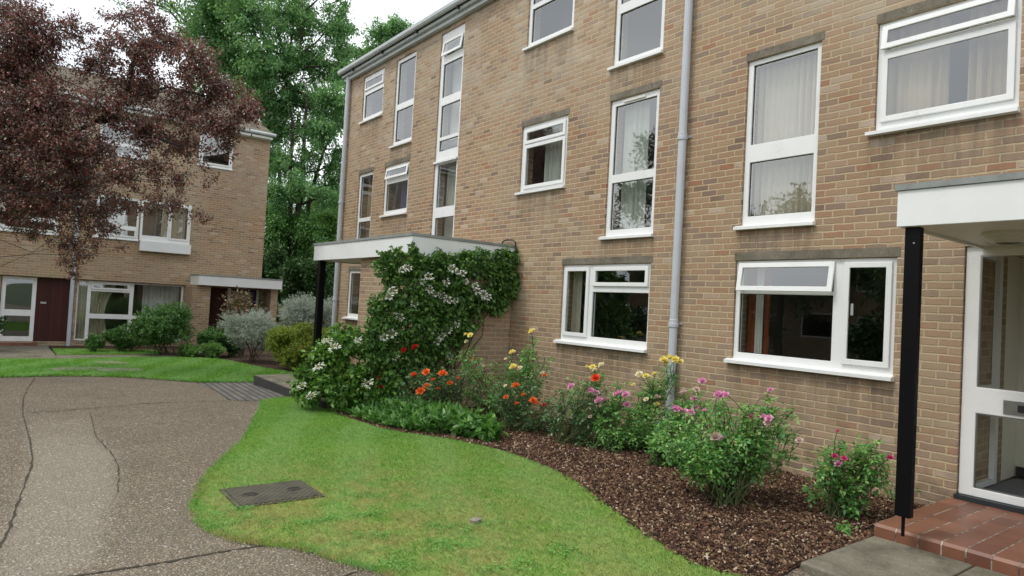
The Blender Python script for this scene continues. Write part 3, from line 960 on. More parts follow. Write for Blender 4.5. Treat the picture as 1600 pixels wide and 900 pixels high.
stone_slab(-15.75, 2.05, 0.33, 0.42, 0.1, 'flat brown stepping stone in the far lawn nearest the driveway')
stone_slab(-16.15, 1.35, 0.26, 0.5, 0.2, 'long worn stepping stone in the far lawn left of the nearest one')
stone_slab(-17.5, 2.1, 0.35, 0.3, 0.4, 'small stepping stone in the far lawn closest to the far house path')
o = None
sm_ = MB()
stone_slab(-4.11, 2.93, 0.035, 0.05, 0.3, 'tiny grey stone lying alone in the near lawn', 'lawn_stone')


# grass blades
def blades(name, poly, density, h, wd, mat, label, excl=(), edge_fringe=None, dmin=None):
    P = np.array(poly)
    lo, hi = P.min(0), P.max(0)
    n = int(density * (hi[0] - lo[0]) * (hi[1] - lo[1]))
    q = lo + RNG.random((n, 2)) * (hi - lo)
    q = q[inside(poly, q)]
    for e in excl:
        q = q[~inside(e, q)]
    if edge_fringe is not None:
        E_ = np.array(edge_fringe)
        k = int(len(E_) * 95)
        i = RNG.integers(0, len(E_) - 1, k); t = RNG.random((k, 1))
        ed = E_[i] * (1 - t) + E_[i + 1] * t + RNG.normal(0, 0.026, (k, 2))
        q = np.concatenate([q, ed])
    n = len(q)
    z = np.where(q[:, 0] > -7, 0, -(np.minimum(-7 - q[:, 0], 17)) * 0.0147) + 0.012
    a = RNG.random(n) * 2 * PI
    H = h * (0.55 + 0.8 * RNG.random(n))
    W_ = wd * (0.7 + 0.6 * RNG.random(n))
    lean = RNG.normal(0, 0.6, (n, 2)) * H[:, None]
    d = np.stack([np.cos(a), np.sin(a)], -1) * W_[:, None] / 2
    b0 = np.c_[q - d, z]; b1 = np.c_[q + d, z]
    m0 = np.c_[q - d * .8 + lean * .35, z + H * .6]; m1 = np.c_[q + d * .8 + lean * .35, z + H * .6]
    tp = np.c_[q + lean, z + H]
    V = np.stack([b0, b1, m1, tp, m0], 1).reshape(-1, 3)
    F = (np.arange(n)[:, None] * 5 + np.array([[0, 1, 2, 3, 4]]))
    o = np_mesh(name, V, F, mat)
    return tag(o, label, 'grass', None, 'stuff')


mh_poly = [(-5.71, 1.53), (-5.73, 2.10), (-5.31, 2.20), (-5.15, 1.53)]
mh_poly = [(-5.74, 1.58), (-5.74, 2.14), (-5.27, 2.14), (-5.28, 1.57)]
near_lawn = [p for p in lawn_poly]
blades('grass', near_lawn, 12500, 0.021, 0.0036, M['grass'], 'short mown bright green grass with dry patches on the near lawn',
       [mh_poly], [p for p in de if p[0] < -2.5])
blades('grass', far_poly, 2200, 0.04, 0.012, M['grass'], 'mown green grass on the lawn before the far house', (), fn)
blades('grass', strip_poly, 2000, 0.05, 0.014, M['grass'], 'narrow strip of grass by the bed of the far house')

# bark chips
def chips(n):
    P = np.array(bed_poly)
    lo, hi = P.min(0), P.max(0)
    q = lo + RNG.random((n, 2)) * (hi - lo)
    q = q[inside(bed_poly, q)]
    e = np.array(be)[8:]
    k = 700
    i = RNG.integers(0, len(e) - 1, k); t = RNG.random((k, 1))
    q = np.concatenate([q, e[i] * (1 - t) + e[i + 1] * t + RNG.normal(0, 0.03, (k, 2))])
    n = len(q)
    L_ = 0.005 + 0.019 * RNG.random(n) ** 2.0; W_ = L_ * (0.12 + 0.32 * RNG.random(n)); T = 0.002 + 0.006 * RNG.random(n)
    ax = RNG.normal(0, 1, (n, 3)); ax[:, 2] *= 0.42; ax /= np.linalg.norm(ax, axis=1)[:, None]
    sd_ = np.cross(ax, np.array([0, 0, 1.0]) + RNG.normal(0, 0.45, (n, 3))); sd_ /= np.linalg.norm(sd_, axis=1)[:, None]
    nn = np.cross(sd_, ax)
    z = np.where(q[:, 0] > -7, 0, -(np.minimum(-7 - q[:, 0], 17)) * 0.0147) + 0.014 + 0.022 * RNG.random(n)
    c = np.c_[q, z]
    V = []
    for su, sv, sw in ((-1, -1, -1), (1, -.7, -1), (.8, 1, -1), (-1, .8, -1), (-.9, -.8, 1), (.9, -.6, 1), (.7, .9, 1), (-.8, .7, 1)):
        V.append(c + ax * (su * L_)[:, None] + sd_ * (sv * W_)[:, None] + nn * (sw * T)[:, None])
    V = np.stack(V, 1).reshape(-1, 3)
    fq = np.array([(4, 5, 6, 7), (0, 1, 5, 4), (1, 2, 6, 5), (2, 3, 7, 6), (3, 0, 4, 7)])
    F = (np.arange(n)[:, None, None] * 8 + fq[None]).reshape(-1, 4)
    tag(np_mesh('bark_mulch', V, F, M['chips']), 'loose brown bark chips spread over the rose bed', 'mulch', None, 'stuff')


chips(105000)

# manhole cover
mh = thing('manhole_cover', 'worn rectangular metal inspection cover sunk in the near lawn', 'manhole cover', (-5.48, 1.855, 0.02))
b = MB(); b.box(-5.72, -5.24, 1.55, 2.16, -0.02, 0.036); b.build('lid', M['manhole'], mh, bevel=0.006)
b = MB(); Plane('y', 0, 1)
for (x0, x1, y0, y1) in ((-5.755, -5.724, 1.515, 2.195), (-5.236, -5.205, 1.515, 2.195), (-5.724, -5.236, 1.515, 1.546), (-5.724, -5.236, 2.164, 2.195)):
    b.box(x0, x1, y0, y1, -0.02, 0.030)
b.build('frame', M['manhole'], mh)
for yy in (1.68, 2.03):
    b = MB()
    vs = []
    for k in range(16):
        th = 2 * PI * k / 16
        vs.append((-5.48 + 0.03 * math.cos(th), yy + 0.05 * math.sin(th), 0.0395))
    b.add(vs, [tuple(range(16))])
    ring = MB().tube([(-5.48 + 0.036 * math.cos(2 * PI * k / 16), yy + 0.058 * math.sin(2 * PI * k / 16), 0.039) for k in range(17)], 0.006, 5, False)
    k_ = b.build('keyhole', M['rubber'], mh)
    ring.build('rim', M['manhole'], k_)

# ------------------------------------------------------------------ the near apartment building
pl = Plane('y', 6.9, -1)
bld = thing('apartment_building', 'long three-storey buff brick apartment block with white windows along the rose bed', 'building', (-5, 6.9, 0))
XL, XR = -16.42, 7.0
EAVE = 7.40
WIN = dict(
    gR=(-4.66, -2.86, 1.16, 2.34), gL=(-7.73, -5.96, 1.16, 2.34),
    mtR=(-4.62, -3.71, 2.73, 4.72), mbR=(-3.13, -1.92, 3.60, 4.72),
    mtL=(-6.87, -5.95, 2.72, 4.72), msL=(-8.95, -7.78, 3.58, 4.72),
    ttL=(-6.87, -5.93, 5.21, 7.17), tsL=(-8.95, -7.77, 6.07, 7.17),
    tbR=(-3.13, -1.92, 6.07, 7.17),
    strip=(-11.84, -10.95, 2.76, 7.17),
    f2=(-13.79, -12.87, 5.14, 7.14), f1=(-15.54, -14.39, 6.02, 7.16),
    mf1=(-14.07, -12.90, 3.57, 4.72), mfd=(-15.48, -14.67, 2.72, 4.72),
    gf=(-15.74, -14.2, 1.15, 2.34))
door_open = (-2.29, 0.95, 0.19, 2.42)
holes = [(v[0], v[1], v[2], v[3]) for v in WIN.values()] + [door_open, (-12.7, -11.75, 0.15, 2.3)]
wm = MB()
pl.grid_solid(wm, XL, XR, -0.3, EAVE, holes, -0.28, 0.0)
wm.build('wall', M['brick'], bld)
ew = MB()
ew.box(XL, XL + 0.28, 7.181, 15.0, -0.3, EAVE); ew.box(XR - 0.28, XR, 7.181, 15.0, -0.3, EAVE); ew.box(XL, XR, 15.001, 15.28, -0.3, EAVE)
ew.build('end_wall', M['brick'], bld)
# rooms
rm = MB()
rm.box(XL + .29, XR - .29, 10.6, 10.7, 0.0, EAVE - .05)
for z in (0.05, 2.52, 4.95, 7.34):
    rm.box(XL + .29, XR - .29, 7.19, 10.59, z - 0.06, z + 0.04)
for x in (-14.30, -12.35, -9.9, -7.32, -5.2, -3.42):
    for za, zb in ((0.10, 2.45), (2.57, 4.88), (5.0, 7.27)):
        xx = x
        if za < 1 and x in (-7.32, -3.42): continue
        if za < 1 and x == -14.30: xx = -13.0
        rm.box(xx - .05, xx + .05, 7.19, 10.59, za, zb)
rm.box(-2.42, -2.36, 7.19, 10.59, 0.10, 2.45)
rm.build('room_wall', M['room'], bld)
# roof and gutter
rf = MB()
rf.add([(XL - .15, 6.72, EAVE + .08), (XR + .15, 6.72, EAVE + .08), (XR + .15, 11.1, EAVE + 1.7), (XL - .15, 11.1, EAVE + 1.7), (XR + .15, 15.5, EAVE + .08), (XL - .15, 15.5, EAVE + .08),
        (XL - .15, 6.72, EAVE + .01), (XR + .15, 6.72, EAVE + .01), (XR + .15, 15.5, EAVE + .01), (XL - .15, 15.5, EAVE + .01)],
       [(0, 1, 2, 3), (3, 2, 4, 5), (6, 7, 1, 0), (9, 6, 0, 3, 5), (7, 8, 4, 2, 1), (8, 9, 5, 4), (9, 8, 7, 6)])
rf.build('roof', M['rooftile'], bld)
fb = MB(); fb.box(XL - .1, XR, 6.80, 6.897, 7.265, 7.345); fb.box(XL - .12, XR, 6.735, 6.897, 7.347, 7.42)
fb.build('fascia', M['gutter'], bld)
gt = MB()
prof = [(0, 0), (0.0, -0.07), (0.03, -0.095), (0.08, -0.095), (0.105, -0.06), (0.11, 0.0), (0.10, 0.0), (0.095, -0.06), (0.08, -0.083), (0.03, -0.083), (0.012, -0.065), (0.012, 0)]
vs = [(XL - .16, 6.73 - p, 7.515 + q) for p, q in prof] + [(XR, 6.73 - p, 7.515 + q) for p, q in prof]
k = len(prof)
gt.add(vs, [tuple(reversed(range(k))), tuple(range(k, 2 * k))] + [(i, (i + 1) % k, k + (i + 1) % k, k + i) for i in range(k)])
gto = gt.build('gutter', M['gutter'], bld)
for x in np.arange(-15.8, 6, 1.62):
    bk = MB(); bk.box(x - .015, x + .015, 6.68, 6.734, 7.36, 7.44); bk.build('bracket', M['rubber'], gto)


def downpipe(x, z0, z1, r, joints, parent, y=6.9, foot=False):
    mb = MB().tube([(x, y - r - 0.025, z) for z in (z0, (z0 + z1) / 2, z1)], r, 14)
    p = mb.build('downpipe', M['pipe'], parent, smooth=False)
    for zj in joints:
        c = MB().tube([(x, y - r - 0.025, zj + d) for d in (-0.05, -0.045, 0.0, 0.005, 0.045, 0.05)], [r, r + .012, r + .012, r + .007, r + .007, r], 14)
        co = c.build('collar', M['pipe'], p)
        br = MB(); br.box(x - r - .03, x + r + .03, y - 0.02, y - 0.001, zj - .012, zj + .012); br.build('clip', M['pipe'], p)
    return p


dp = downpipe(-5.47, 0.42, 7.42, 0.052, (1.55, 3.95, 6.4), bld)
sh = MB().tube([(-5.47, 6.823, 0.44), (-5.47, 6.81, 0.36), (-5.50, 6.74, 0.28), (-5.56, 6.62, 0.215)], [0.055, 0.058, 0.058, 0.06], 14)
sh.build('shoe', M['pipe'], dp)
downpipe(-16.30, -0.1, 7.40, 0.055, (1.6, 4.1), bld)
# windows ----------------------------------------------------------
W_ = WIN['gR']
make_window(bld, pl, *W_, [(-4.60, -3.49, 1.99, 2.29, 'v'), (-4.60, -3.49, 1.26, 1.95, 'f'), (-3.36, -2.92, 1.26, 2.28, 's')], handle=-3.30, label='white ground-floor window with open top vent beside the tall black post', sill_out=0.07)
W_ = WIN['gL']
make_window(bld, pl, *W_, [(-7.05, -6.02, 2.03, 2.28, 's'), (-7.07, -6.0, 1.27, 1.93, 'f'), (-7.66, -7.16, 1.27, 2.28, 's')], label='white ground-floor window with closed vent between the creeper and the drainpipe', sill_out=0.07)
make_window(bld, pl, *WIN['mtR'], [(-4.55, -3.77, 3.71, 4.66, 'f'), (-4.55, -3.77, 2.86, 3.50, 'f')], label='tall white window with cream curtains right of the drainpipe', sill_out=0.06)
make_window(bld, pl, *WIN['mbR'], [(-3.07, -1.98, 4.44, 4.66, 'v'), (-3.065, -1.975, 3.715, 4.375, 's')], label='wide white window with fawn curtains above the right porch', sill_out=0.07)
make_window(bld, pl, *WIN['mtL'], [(-6.79, -6.02, 3.63, 4.63, 'f'), (-6.79, -6.02, 2.83, 3.51, 'f')], label='tall white window with pale green curtain left of the drainpipe', sill_out=0.05)
make_window(bld, pl, *WIN['msL'], [(-8.86, -7.86, 4.42, 4.64, 's'), (-8.85, -7.85, 3.655, 4.37, 's')], label='small middle-floor white window with vent above the creeper porch')
make_window(bld, pl, *WIN['ttL'], [(-6.79, -6.01, 6.14, 7.10, 'f'), (-6.79, -6.01, 5.30, 6.00, 'f')], lintel=False)
make_window(bld, pl, *WIN['tsL'], [(-8.87, -7.85, 6.82, 7.09, 'f'), (-8.87, -7.85, 6.16, 6.74, 'f')], lintel=False)
make_window(bld, pl, *WIN['tbR'], [(-3.07, -1.98, 6.90, 7.09, 'f'), (-3.07, -1.98, 6.16, 6.80, 'f')], lintel=False)
make_window(bld, pl, *WIN['strip'], [(-11.73, -11.03, 6.68, 6.97, 'v'), (-11.73, -11.03, 5.83, 6.52, 'f'), (-11.73, -11.03, 5.01, 5.66, 'f'), (-11.73, -11.03, 4.72, 4.94, 'f'), (-11.73, -11.03, 3.57, 4.44, 'f'), (-11.73, -11.03, 2.83, 3.36, 'f')], sill=False, lintel=False, label='narrow stairwell window strip running through two storeys')
make_window(bld, pl, *WIN['f2'], [(-13.71, -12.95, 6.10, 7.05, 'f'), (-13.71, -12.95, 5.24, 5.96, 'f')], lintel=False)
make_window(bld, pl, *WIN['f1'], [(-15.46, -14.47, 6.82, 7.06, 's'), (-15.46, -14.47, 6.13, 6.70, 'f')], lintel=False)
make_window(bld, pl, *WIN['mf1'], [(-13.99, -12.98, 4.42, 4.64, 'v'), (-13.99, -12.98, 3.68, 4.30, 'f')], label='small middle-floor window with open vent above the left porch')
make_window(bld, pl, *WIN['mfd'], [(-15.40, -14.75, 3.62, 4.64, 'f'), (-15.40, -14.75, 2.82, 3.52, 'f')])
make_window(bld, pl, *WIN['gf'], [(-15.66, -14.28, 1.26, 2.26, 'f')], sill_out=0.09)
# stairwell spandrel drip under the lower vent, ventilator slot
sp = MB(); pl.box(sp, -11.83, -10.96, -0.026, 0.03, 4.47, 4.51); sp.build('drip_rail', M['white'], bld)
sp = MB(); pl.box(sp, -6.62, -6.22, -0.028, -0.012, 4.655, 4.685); sp.build('trickle_vent', M['offwhite'], bld)

# curtains behind the panes ------------------------------------------
curtain(pl, -4.56, -3.76, 2.80, 4.66, -0.20, M['cur_cream'], 'cream net curtain filling the tall window right of the drainpipe', 11, 0.022)
curtain(pl, -3.08, -2.53, 3.66, 4.66, -0.17, M['cur_brown'], 'left half of the fawn curtains in the wide window over the right porch', 6, 0.03)
curtain(pl, -2.37, -1.96, 3.66, 4.66, -0.17, M['cur_brown'], 'right half of the fawn curtains in the wide window over the right porch', 5, 0.03)
curtain(pl, -6.76, -6.28, 2.78, 4.64, -0.20, M['cur_net'], 'pale green curtain in the tall window left of the drainpipe', 5, 0.03)
curtain(pl, -8.50, -8.10, 3.64, 4.64, -0.20, M['cur_net'], 'pale curtain in the small middle-floor window above the creeper', 4, 0.03)
curtain(pl, -4.60, -4.49, 1.20, 2.30, -0.22, M['cur_orange'], 'orange curtain at the left edge of the ground-floor window by the post', 3, 0.02)
curtain(pl, -4.48, -4.40, 1.20, 2.28, -0.20, M['cur_white'], 'narrow white lining beside the orange curtain on the ground floor', 2, 0.015)
curtain(pl, -4.39, -4.33, 1.20, 2.28, -0.23, M['cur_orange'], 'thin orange curtain edge right of the white lining on the ground floor', 2, 0.015)
curtain(pl, -7.66, -7.50, 1.20, 2.30, -0.20, M['cur_cream'], 'pale curtain at the left of the ground-floor window near the creeper', 2, 0.02)
curtain(pl, -13.55, -13.05, 3.62, 4.40, -0.22, M['cur_blue'], 'dark blue curtain in the small window above the left porch', 5, 0.03)
curtain(pl, -15.36, -15.0, 2.78, 4.64, -0.22, M['cur_brown'], 'fawn curtain in the tall window at the far end of the block', 4, 0.03)
curtain(pl, -11.72, -11.03, 2.80, 4.44, -0.26, M['cur_net'], 'thin net curtain low in the stairwell window strip', 7, 0.015)
curtain(pl, -11.72, -11.03, 5.0, 7.0, -0.26, M['cur_white'], 'white blind high in the stairwell window strip', 3, 0.006, cat='blind')

# right porch --------------------------------------------------------
PX0, PX1, PY = -2.17, 1.2, 5.20
cp = MB()
cp.box(PX0, PX1, PY, PY + 0.03, 2.39, 2.655); cp.box(PX0, PX0 + .03, PY + .031, 6.897, 2.39, 2.655); cp.box(PX1 - .03, PX1, PY + .031, 6.897, 2.39, 2.655)
can = cp.build('porch_canopy', M['fascia'], bld, bevel=0.004)
c2 = MB(); c2.box(PX0 + .031, PX1 - .031, PY + .031, 6.897, 2.41, 2.43); c2.build('soffit', M['offwhite'], can)
c2 = MB(); c2.box(PX0 - .015, PX1 + .015, PY - .015, 6.897, 2.657, 2.70); c2.build('roof_edge', M['lead'], can)
po = MB(); po.box(-2.125, -2.02, 5.235, 5.30, 0.29, 2.388); ps = po.build('porch_post', M['black'], bld, bevel=0.006)
fo = MB(); fo.tube([(-2.075, 5.268, 0.15), (-2.075, 5.268, 0.292)], 0.012, 10); fo.build('post_foot', M['black'], ps)
for zb in (2.27,):
    bo = MB().tube([(-2.06, 5.232, zb), (-2.06, 5.2345, zb)], 0.007, 8); bo.build('bolt', M['steel'], ps)
# ceiling light
lt = MB()
prof = [(0.0, -0.085), (0.09, -0.08), (0.15, -0.055), (0.165, -0.03), (0.168, -0.022)]
n_ = 28
vs = [(-1.70 + r * math.cos(2 * PI * k / n_), 6.02 + r * math.sin(2 * PI * k / n_), 2.41 + z) for r, z in prof[1:] for k in range(n_)]
fs = [tuple(range(n_))] + [(i * n_ + k, i * n_ + (k + 1) % n_, (i + 1) * n_ + (k + 1) % n_, (i + 1) * n_ + k) for i in range(len(prof) - 2) for k in range(n_)]
lt.add(vs, fs)
lo_ = lt.build('porch_light', M['opal'], bld, smooth=True)
rg = MB().tube([(-1.70, 6.02, 2.386), (-1.70, 6.02, 2.409)], [0.185, 0.185], 28); rg.build('ring', M['offwhite'], lo_)
# step of quarry tiles and the slabs before it
st = MB()
st.box(-2.325, 1.2, 5.43, 6.896, 0.012, 0.125, 1)
stp = st.build('doorstep', [M['tile_top'], M['tile_front']], bld)
tt = MB()
tt.add([(-2.33, 5.405, 0.126), (1.2, 5.405, 0.126), (1.2, 5.425, 0.147), (-2.33, 5.425, 0.147), (1.2, 6.896, 0.15), (-2.33, 6.896, 0.15), (-2.33, 5.405, 0.012), (1.2, 5.405, 0.012), (-2.33, 6.896, 0.012), (1.2, 6.896, 0.012)],
       [(0, 1, 2, 3), (3, 2, 4, 5), (6, 7, 1, 0), (8, 6, 0, 3, 5), (7, 9, 4, 2, 1)])
tt.mi = [1, 0, 1, 1, 1]
tt.build('tread', [M['tile_top'], M['tile_front']], stp)
for i, (x0, x1) in enumerate(((-2.33, -1.672), (-1.66, -0.9), (-0.888, 0.2))):
    sl = MB(); sl.box(x0, x1, 4.33, 5.398, -0.03, 0.056)
    o = sl.build('paving_slab', M['slab'], bevel=0.012)
    tag(o, ('mossy grey paving slab at the rose bed end of the tiled step', 'grey paving slab in the middle before the tiled step', 'grey paving slab farthest right before the tiled step')[i], 'paving slab', 'slabs before the right doorstep')
# door: white glazed screen
df = MB()
pl.grid_solid(df, -2.285, -1.055, 0.195, 2.415, [(-2.17, -1.17, 0.27, 0.93), (-2.17, -1.17, 1.16, 2.33)], -0.075, -0.03)
door = df.build('door', M['white'], bld, bevel=0.006)
for z0, z1 in ((0.27, 0.93), (1.16, 2.33)):
    pm = MB(); pm.add([pl.P(-2.17, -0.052, z0), pl.P(-1.17, -0.052, z0), pl.P(-1.17, -0.052, z1), pl.P(-2.17, -0.052, z1)], [(0, 1, 2, 3)])
    pm.build('pane', M['glass_clear'], door)
    gk = MB(); pl.grid_solid(gk, -2.169, -1.171, z0 + .001, z1 - .001, [(-2.16, -1.18, z0 + .009, z1 - .009)], -0.06, -0.036); gk.build('gasket', M['steel'], door)
lb = MB(); pl.box(lb, -1.965, -1.70, -0.029, -0.022, 0.955, 1.075); lbo = lb.build('letter_plate', M['steel'], door)
lb = MB(); pl.box(lb, -1.86, -1.74, -0.0215, -0.012, 0.985, 1.045); lb.build('flap', M['rubber'], lbo)
th = MB(); pl.box(th, -2.30, 0.96, -0.12, 0.03, 0.152, 0.193); th.build('threshold', M['skirting'], bld)
sl_ = MB(); pl.grid_solid(sl_, -1.05, 0.945, 0.195, 2.415, [(-0.95, -0.1, 0.27, 2.33), (0.0, 0.85, 0.27, 2.33)], -0.075, -0.032)
slo = sl_.build('side_light', M['white'], bld, bevel=0.006)
for a_0 in (-0.95, 0.0):
    pm = MB(); pm.add([pl.P(a_0, -0.052, .27), pl.P(a_0 + .85, -0.052, .27), pl.P(a_0 + .85, -0.052, 2.33), pl.P(a_0, -0.052, 2.33)], [(0, 1, 2, 3)])
    pm.build('pane', M['glass_clear'], slo)
# lobby behind it
lw = MB(); lw.box(-2.355, -2.25, 7.19, 7.92, 0.19, 2.46); lw.build('lobby_side_wall', M['brick'], bld)
sf = MB()
for a_0, a_1, b_0, b_1 in ((7.00, 7.06, 0.22, 2.40), (7.55, 7.63, 0.22, 2.40)):
    sf.box(-2.245, -2.20, a_0, a_1, b_0, b_1)
for b_0, b_1 in ((0.22, 0.275), (0.99, 1.16), (2.33, 2.40)):
    sf.box(-2.243, -2.202, 7.061, 7.549, b_0, b_1)
sf.build('side_screen', M['white'], bld)
lw = MB()
lw.box(-2.34, 1.2, 8.35, 8.40, 0.195, 2.44); lw.box(-2.35, -2.255, 7.93, 8.34, 0.195, 2.44); lw.box(1.2, 1.25, 7.19, 8.34, .195, 2.44); lw.box(-2.24, 1.19, 7.19, 8.34, 2.445, 2.46)
lw.build('lobby_wall', M['lobby'], bld)
sk = MB(); sk.box(-2.24, 1.19, 8.33, 8.348, 0.19, 0.30); sk.build('skirting', M['skirting'], bld)
lf = MB(); lf.box(-2.24, 1.19, 7.03, 8.32, 0.15, 0.185); lf.build('carpet', M['carpet'], bld)

# left porch -----------------------------------------------------------
QX0, QX1, QY = -12.93, -8.95, 4.91
cp = MB()
cp.box(QX0, QX1, QY, QY + .03, 2.35, 2.645); cp.box(QX1 - .03, QX1, QY + .031, 6.897, 2.35, 2.645); cp.box(QX0, QX0 + .03, QY + .031, 6.897, 2.35, 2.645)
can = cp.build('porch_canopy', M['fascia'], bld, bevel=0.004)
c2 = MB(); c2.box(QX0 + .031, QX1 - .031, QY + .031, 6.897, 2.37, 2.39); c2.build('soffit', M['offwhite'], can)
c2 = MB(); c2.box(QX0 - .015, QX1 + .015, QY - .015, 6.897, 2.647, 2.69); c2.build('roof_edge', M['lead'], can)
po = MB(); po.box(-12.82, -12.69, 4.96, 5.08, 0.12, 2.348); po.build('porch_post', M['black'], bld, bevel=0.006)
bx = MB()
bx.box(-10.95, -8.99, 5.02, 5.25, -0.2, 2.348); bx.box(-9.22, -8.99, 5.251, 6.897, -0.2, 2.348); bx.box(-10.95, -10.72, 5.251, 6.897, -0.2, 2.348)
bx.build('porch_wall', M['brick'], bld)
sl = MB(); sl.box(-12.98, -9.5, 3.94, 5.015, -0.14, 0.09); sl.box(-12.98, -10.96, 5.016, 6.896, -0.14, 0.09)
sl.build('doorstep', M['slab'], bld, bevel=0.01)
sl = MB(); sl.box(-13.0, -9.48, 3.92, 3.939, -0.16, 0.075); sl.box(-13.0, -12.981, 3.94, 6.89, -0.16, 0.075); sl.build('step_edging', M['edging'], bld)
dd = MB(); pl.grid_solid(dd, -12.69, -11.76, 0.16, 2.29, [(-12.55, -11.9, 0.9, 2.1)], -0.09, -0.04); d2 = dd.build('door', M['white'], bld)
pm = MB(); pm.add([pl.P(-12.55, -.06, .9), pl.P(-11.9, -.06, .9), pl.P(-11.9, -.06, 2.1), pl.P(-12.55, -.06, 2.1)], [(0, 1, 2, 3)]); pm.build('pane', M['glass'], d2)
# loop of cable on the canopy by the wall
MB().tube([(-9.3, 6.87, 2.70), (-9.28, 6.86, 2.76), (-9.15, 6.85, 2.79), (-8.98, 6.85, 2.78), (-8.90, 6.85, 2.74), (-8.88, 6.86, 2.60)], 0.012, 6).build('cable', M['rubber'], bld)

# ------------------------------------------------------------------ the far house
hp = Plane('x', -24.0, 1)
hs = thing('brick_house', 'three-storey brick house end on across the far lawn behind the copper tree', 'house', (-24, 3, -0.25))
HY0, HY1 = -9.0, 7.28
HE = 7.12
GH = 1.77
up_holes = [(2.2, 3.37, 3.10, 4.40), (3.40, 4.87, 3.10, 4.40), (-0.1, 1.27, 3.05, 4.40), (4.98, 6.05, 5.80, 7.03), (2.15, 3.5, 5.68, 6.95), (-0.6, 0.75, 5.68, 6.95), (-3.5, -1.8, 3.05, 4.4), (-3.5, -1.8, 5.68, 6.95)]
wm = MB()
hp.grid_solid(wm, HY0, HY1, GH, HE, up_holes, -0.28, 0.0)
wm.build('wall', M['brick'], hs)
g_holes = [(1.86, 4.82, -0.10, 1.74), (0.02, 1.80, -0.14, 1.75), (5.47, 7.27, -0.14, 1.74)]
wm = MB()
hp.grid_solid(wm, HY0, HY1 - .001, -0.5, GH - .002, g_holes, -0.40, -0.12)
wm.build('ground_floor_wall', M['brick'], hs)
wm = MB()
wm.box(-33.0, -24.281, HY1 - .28, HY1 - .001, GH, HE); wm.box(-33.0, -24.401, HY1 - .28, HY1 - .001, -0.5, GH - .002); wm.box(-33, -24.281, HY0, HY0 + .28, GH, HE); wm.box(-33, -24.401, HY0, HY0 + .28, -0.5, GH - .002); wm.box(-33.28, -33.001, HY0, HY1, -0.5, HE)
wm.add([(-32.9, HY1 - .28, HE + .001), (-24.1, HY1 - .28, HE + .001), (-28.5, HY1 - .28, 9.0), (-32.9, HY1 - .01, HE + .001), (-24.1, HY1 - .01, HE + .001), (-28.5, HY1 - .01, 9.0)], [(0, 1, 2), (5, 4, 3), (1, 4, 5, 2), (0, 2, 5, 3), (0, 3, 4, 1)])
wm.build('gable_wall', M['brick'], hs)
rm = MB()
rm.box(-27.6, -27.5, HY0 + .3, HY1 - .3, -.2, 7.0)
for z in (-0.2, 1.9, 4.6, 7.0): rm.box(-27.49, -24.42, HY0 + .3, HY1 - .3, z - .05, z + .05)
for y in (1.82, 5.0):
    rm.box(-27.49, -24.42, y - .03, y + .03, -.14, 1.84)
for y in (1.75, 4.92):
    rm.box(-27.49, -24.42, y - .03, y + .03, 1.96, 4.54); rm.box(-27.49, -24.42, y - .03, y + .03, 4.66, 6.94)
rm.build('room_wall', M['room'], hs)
rf = MB()
rz = 9.2
rf.add([(-23.75, HY0 - .3, HE + .02), (-23.75, HY1 + .06, HE + .02), (-28.5, HY1 + .06, rz), (-28.5, HY0 - .3, rz), (-33.3, HY1 + .06, HE + .02), (-33.3, HY0 - .3, HE + .02),
        (-23.75, HY0 - .3, HE + .10), (-23.75, HY1 + .06, HE + .10), (-28.5, HY1 + .06, rz + .09), (-28.5, HY0 - .3, rz + .09), (-33.3, HY1 + .06, HE + .10), (-33.3, HY0 - .3, HE + .10)],
       [(0, 3, 2, 1), (3, 5, 4, 2), (6, 7, 8, 9), (9, 8, 10, 11), (0, 1, 7, 6), (1, 2, 8, 7), (2, 4, 10, 8), (4, 5, 11, 10), (5, 3, 9, 11), (3, 0, 6, 9)])
rf.build('roof', M['rooftile'], hs)
fb = MB(); fb.box(-23.90, -23.74, HY0, HY1, 7.04, 7.118); fb.box(-23.997, -23.92, HY0, HY1, 7.02, 7.118); fb.build('fascia', M['fascia'], hs)
gt = MB(); gt.tube([(-23.68, HY0, 7.19), (-23.68, HY1 + .08, 7.19)], 0.06, 10); gt.build('gutter', M['gutter'], hs)
MB().tube([(-23.92, 1.72, z) for z in (-0.3, 2, 4, 7.1)], 0.055, 10).build('downpipe', M['pipe'], hs)
make_window(hs, hp, 2.2, 3.37, 3.10, 4.40, [(2.27, 3.30, 3.52, 4.33, 'f'), (2.27, 3.30, 3.17, 3.42, 's')], lintel=False, n_face=0.02)
make_window(hs, hp, 3.40, 4.87, 3.10, 4.40, [(3.47, 4.18, 3.28, 4.33, 'f'), (4.25, 4.80, 3.22, 4.33, 's')], lintel=False, n_face=0.06, sill=False, label='wide window with a white panel box beneath it')
pb = MB(); hp.box(pb, 3.42, 4.90, 0.003, 0.16, 2.78, 3.095); pb.build('panel_box', M['fascia'], hs, bevel=0.005)
make_window(hs, hp, -0.1, 1.27, 3.05, 4.40, [(-0.03, 1.20, 3.50, 4.33, 'f'), (-0.03, 1.20, 3.12, 3.40, 's')], lintel=False, n_face=0.02)
make_window(hs, hp, 4.98, 6.05, 5.80, 7.03, [(5.06, 5.97, 5.88, 6.95, 's')], lintel=False, n_face=0.01)
make_window(hs, hp, 2.15, 3.5, 5.68, 6.95, [(2.22, 3.43, 6.1, 6.88, 'f'), (2.22, 3.43, 5.75, 6.02, 's')], lintel=False)
make_window(hs, hp, -0.6, 0.75, 5.68, 6.95, [(-0.53, 0.68, 6.1, 6.88, 'f'), (-0.53, 0.68, 5.75, 6.02, 's')], lintel=False)
